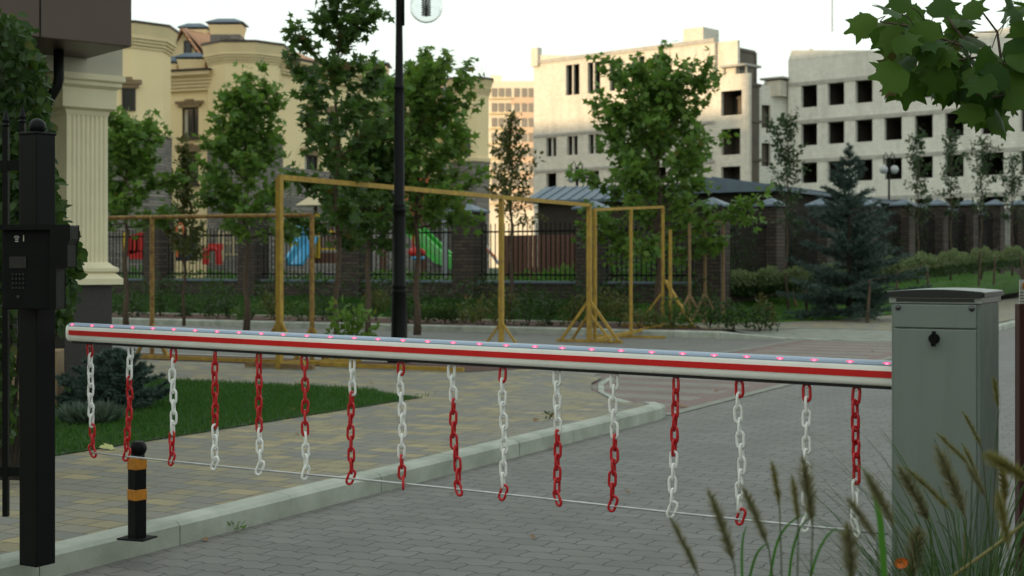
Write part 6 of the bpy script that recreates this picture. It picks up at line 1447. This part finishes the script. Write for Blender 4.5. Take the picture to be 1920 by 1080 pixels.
for ci, (px, Y, lab, pls, nb_, hh) in enumerate(clumps):
    nr = np.random.default_rng(300+ci); base = Vector(((px-CX)/F*Y, Y, 0.10)); t = thing('fountain_grass', base, lab, 'ornamental grass', fg); V_, F_ = [], []
    for i in range(int(nb_*1.05)):
        az = nr.uniform(0, 6.28); r_ = nr.uniform(0, 0.14); p = np.array([base.x+math.cos(az)*r_, base.y+math.sin(az)*r_*0.6, 0.08]); ribbon(V_, F_, p, az+nr.normal(0, .5), hh*nr.uniform(.50, 1.0), nr.uniform(0.9, 2.2), nr.uniform(.003, .0065), 9, nr.uniform(.05, .45))
    mb = MB(); mb.v, mb.f = V_, F_; mb.build('blade', M['blade_tall'], t, True)
    for tx, ty, bx_, by_, wpx, mi in pls:
        Yp = Y+nr.uniform(-.12, .12); p1 = W(tx, ty, Yp); p0 = W(bx_, by_, Yp); v, f = plume(None, p0, p1, wpx/F*Yp, nr, 1.0 if wpx > 15 else .7)
        pm = np_mesh('seed_head', v, f, M['plumeyellow'] if mi else M['plume'], t)
        s_ = MB(); d_ = (p0-p1); s_.tube([base, Vector(p0).lerp(base, .45)+Vector((d_.x*.6, 0, .02)), p0, Vector(p0).lerp(p1, .95)], [0.002, 0.0018, 0.0014, 0.0008], 5); s_.build('stalk', M['blade_tall'], t)
# broad bright blade, flower, cane
gbt = thing('grass_blades', (0.75, 2.9, 0.1), 'broad bright green blades curling up in front of the plumes', 'grass blades')
for pts_, wd, Yg in (([(1660, 1120), (1655, 1030), (1648, 960), (1632, 905), (1610, 868)], (11, 13, 12, 8, 1), 2.7),
                     ([(1392, 1090), (1391, 1050), (1393, 1010), (1400, 985)], (5, 5, 4, 1), 3.0), ([(1478, 1110), (1484, 1045), (1500, 990), (1526, 966)], (5, 5, 4, 1), 3.1),
                     ([(1512, 1110), (1536, 1030), (1566, 992), (1602, 1002)], (5, 5, 4, 1), 2.9), ([(1400, 1110), (1418, 1040), (1446, 1018), (1472, 1040)], (5, 5, 4, 1), 3.0), ([(1440, 1110), (1458, 1015), (1492, 972), (1532, 966)], (5, 5, 4, 1), 3.1)):
    V_, F_ = [], []
    m_ = 14                                         # smooth the outline
    for k in range(m_+1):
        q = k/m_*(len(pts_)-1); i = min(int(q), len(pts_)-2); u = q-i
        P0, P1, P2, P3 = (pts_[max(0, min(len(pts_)-1, j))] for j in (i-1, i, i+1, i+2))
        cr = lambda c: 0.5*((2*P1[c])+(-P0[c]+P2[c])*u+(2*P0[c]-5*P1[c]+4*P2[c]-P3[c])*u*u+(-P0[c]+3*P1[c]-3*P2[c]+P3[c])*u**3)
        w_ = (wd[i]*(1-u)+wd[i+1]*u)/2; V_ += [tuple(W(cr(0)-w_, cr(1), Yg)), tuple(W(cr(0)+w_, cr(1)+1, Yg+0.015))]
    F_ = [(2*i, 2*i+1, 2*i+3, 2*i+2) for i in range(m_)]
    b = MB(); b.v, b.f = V_, F_; b.build('blade', M['blade_wide'], gbt, True)
fl = thing('orange_flower', W(1688, 1055, 4.2), 'single orange flower low among the grass before the cabinet', 'flower'); b = MB(); c_ = W(1688, 1055, 4.2)
for i in range(14): a_ = i*0.449; d_ = Vector((math.cos(a_), -0.4, math.sin(a_)*0.8)); e = Vector((-math.sin(a_), 0, math.cos(a_)))*0.010; b.add([c_+d_*0.003, c_+d_*0.013+e*.7, c_+d_*0.022, c_+d_*0.013-e*.7], [(0,1,2,3)])
b.build('petal', M['petal'], fl); b = MB(); b.tube([c_, (c_.x, c_.y, 0.1)], 0.002, 5); b.build('stem', M['blade_tall'], fl)
b = MB(); b.tube([W(1780, 1085, 3.6), W(1860, 1028, 3.7), W(1930, 974, 3.8)], 0.0045, 6); t = b.build('dry_cane', M['plumeyellow'], None, True); tag(t, 'pale thin cane slanting through the grass at the lower right', 'cane')
# island soil under the grass
b = MB(); pts = [(0.75, 2.2), (0.9, 4.6), (1.45, 4.75), (1.72, 5.5), (2.35, 5.9), (4.5, 5.2), (4.5, 2.2)]
b.prism(pts, -0.1, 0.09); struct(b.build('planting_island', M['soil']))
# sign at the right edge
sx = lambda px, Y=6.4: (px-CX)/F*Y
t = thing('notice_board', (sx(1930), 6.4, 0), 'dark red board with a white printed notice at the right edge', 'notice board')
b = MB(); z1_ = pz(569, 6.4); b.box((sx(1907)+0.26, 6.4, z1_/2), (0.52, 0.06, z1_), 0); b.build('board', M['signred'], t, False, 0.004)
b = MB(); b.box((sx(1909)+0.15, 6.385, (pz(524, 6.4)+z1_)/2), (0.30, 0.006, pz(524, 6.4)-z1_-0.002)); nt_ = b.build('notice', M['paper'], t)
b = MB(); r9 = random.Random(4)
for i, py in enumerate((538, 541.5, 548, 554, 559, 565)):
    x = sx(1910.5)
    while x < sx(1909)+0.27:
        w_ = r9.uniform(.004, .014); b.box((x+w_/2, 6.381, pz(py, 6.4)), (w_, 0.002, 0.0028 if i != 1 else 0.002)); x += w_+r9.uniform(.003, .006)
b.build('print', M['blackm'], nt_); b = MB(); b.box((sx(1916), 6.381, pz(536, 6.4)), (0.009, 0.002, 0.026)); b.build('emblem', M['orange_reflect'], nt_)

# ------------------------------------------------------------------ litter
def fallen(px, py, z, size, mt, label, name='fallen_leaf', seed=1):
    r_ = random.Random(seed); p = GP(px, py, z); vv = np.array([tuple(p+Vector((0,0,0.012)))]); a_ = r_.uniform(0, 6.28)
    v, f = place(T_MAPLE, vv, np.array([[math.cos(a_), math.sin(a_), .15]]), np.array([[.25, -.35, 1]]), np.array([size])); v[:, :, 2] = np.maximum(v[:, :, 2], z+0.004)
    o = np_mesh(name, v, f, M[mt], None, True); return tag(o, label, 'leaf', None)
fallen(1282, 765, 0.0, 0.11, 'deadleaf', 'dry brown leaf at the kerb corner by the thirteenth chain', seed=3)
fallen(213, 842, 0.13, 0.12, 'paleleaf', 'pale green fallen leaf at the lawn edge by the bollard', seed=5)
for i, (px, py, z) in enumerate(((845, 928, 0), (1033, 843, 0), (1340, 735, 0), (1445, 662, 0), (1637, 660, 0), (1625, 668, 0), (1450, 985, 0), (700, 720, .13), (545, 770, .13), (560, 817, .13), (390, 1015, 0), (1000, 790, .13), (1030, 782, .13), (1180, 925, 0), (1003, 1010, 0))):
    fallen(px, py, z, 0.035 if py > 800 else 0.06, 'deadleaf', 'tiny dry leaf on the paving '+['below the ninth chain', 'under the kerb at the eleventh chain', 'right of the fourteenth chain top', 'on the crossing, left one', 'on the crossing near the cabinet', 'on the crossing, lower one near the cabinet', 'at the fountain grass', 'below the timber frame beam', 'beside the lawn edge', 'between the sixth and seventh chains', 'at the kerb foot by the weed', 'beside the tiny weed', 'behind the tiny weed', 'below the twelfth chain', 'at the lower middle of the road'][i], seed=20+i)['group'] = 'tiny dry leaves scattered on the paving'
def weed(px, py, z, h, n_, lab, lm='leaf_shrub', sd=1):
    p = GP(px, py, z); nr = np.random.default_rng(sd); t = thing('weed', p, lab, 'weed'); az = nr.uniform(0, 6.28, n_); pos = np.array([tuple(p)])+np.stack([np.cos(az), np.sin(az), np.zeros(n_)], 1)*nr.uniform(0, h*0.6, (n_, 1)); pos[:, 2] += nr.uniform(0, h*0.7, n_)
    yd = np.stack([np.cos(az), np.sin(az), nr.uniform(.3, 1.6, n_)], 1); v, f = place(T_OVAL, pos, yd, nr.normal(0, .5, (n_, 3))+np.array([0,0,1]), h*0.5*nr.uniform(.6, 1.2, n_), .7); np_mesh('foliage', v, f, M[lm], t)
weed(440, 997, 0.0, 0.07, 18, 'small weed growing from the joint at the foot of the kerb', 'leaf_maple', sd=4)
weed(1028, 786, 0.13, 0.07, 18, 'tiny weed on the paving edge under the eleventh chain', sd=6)
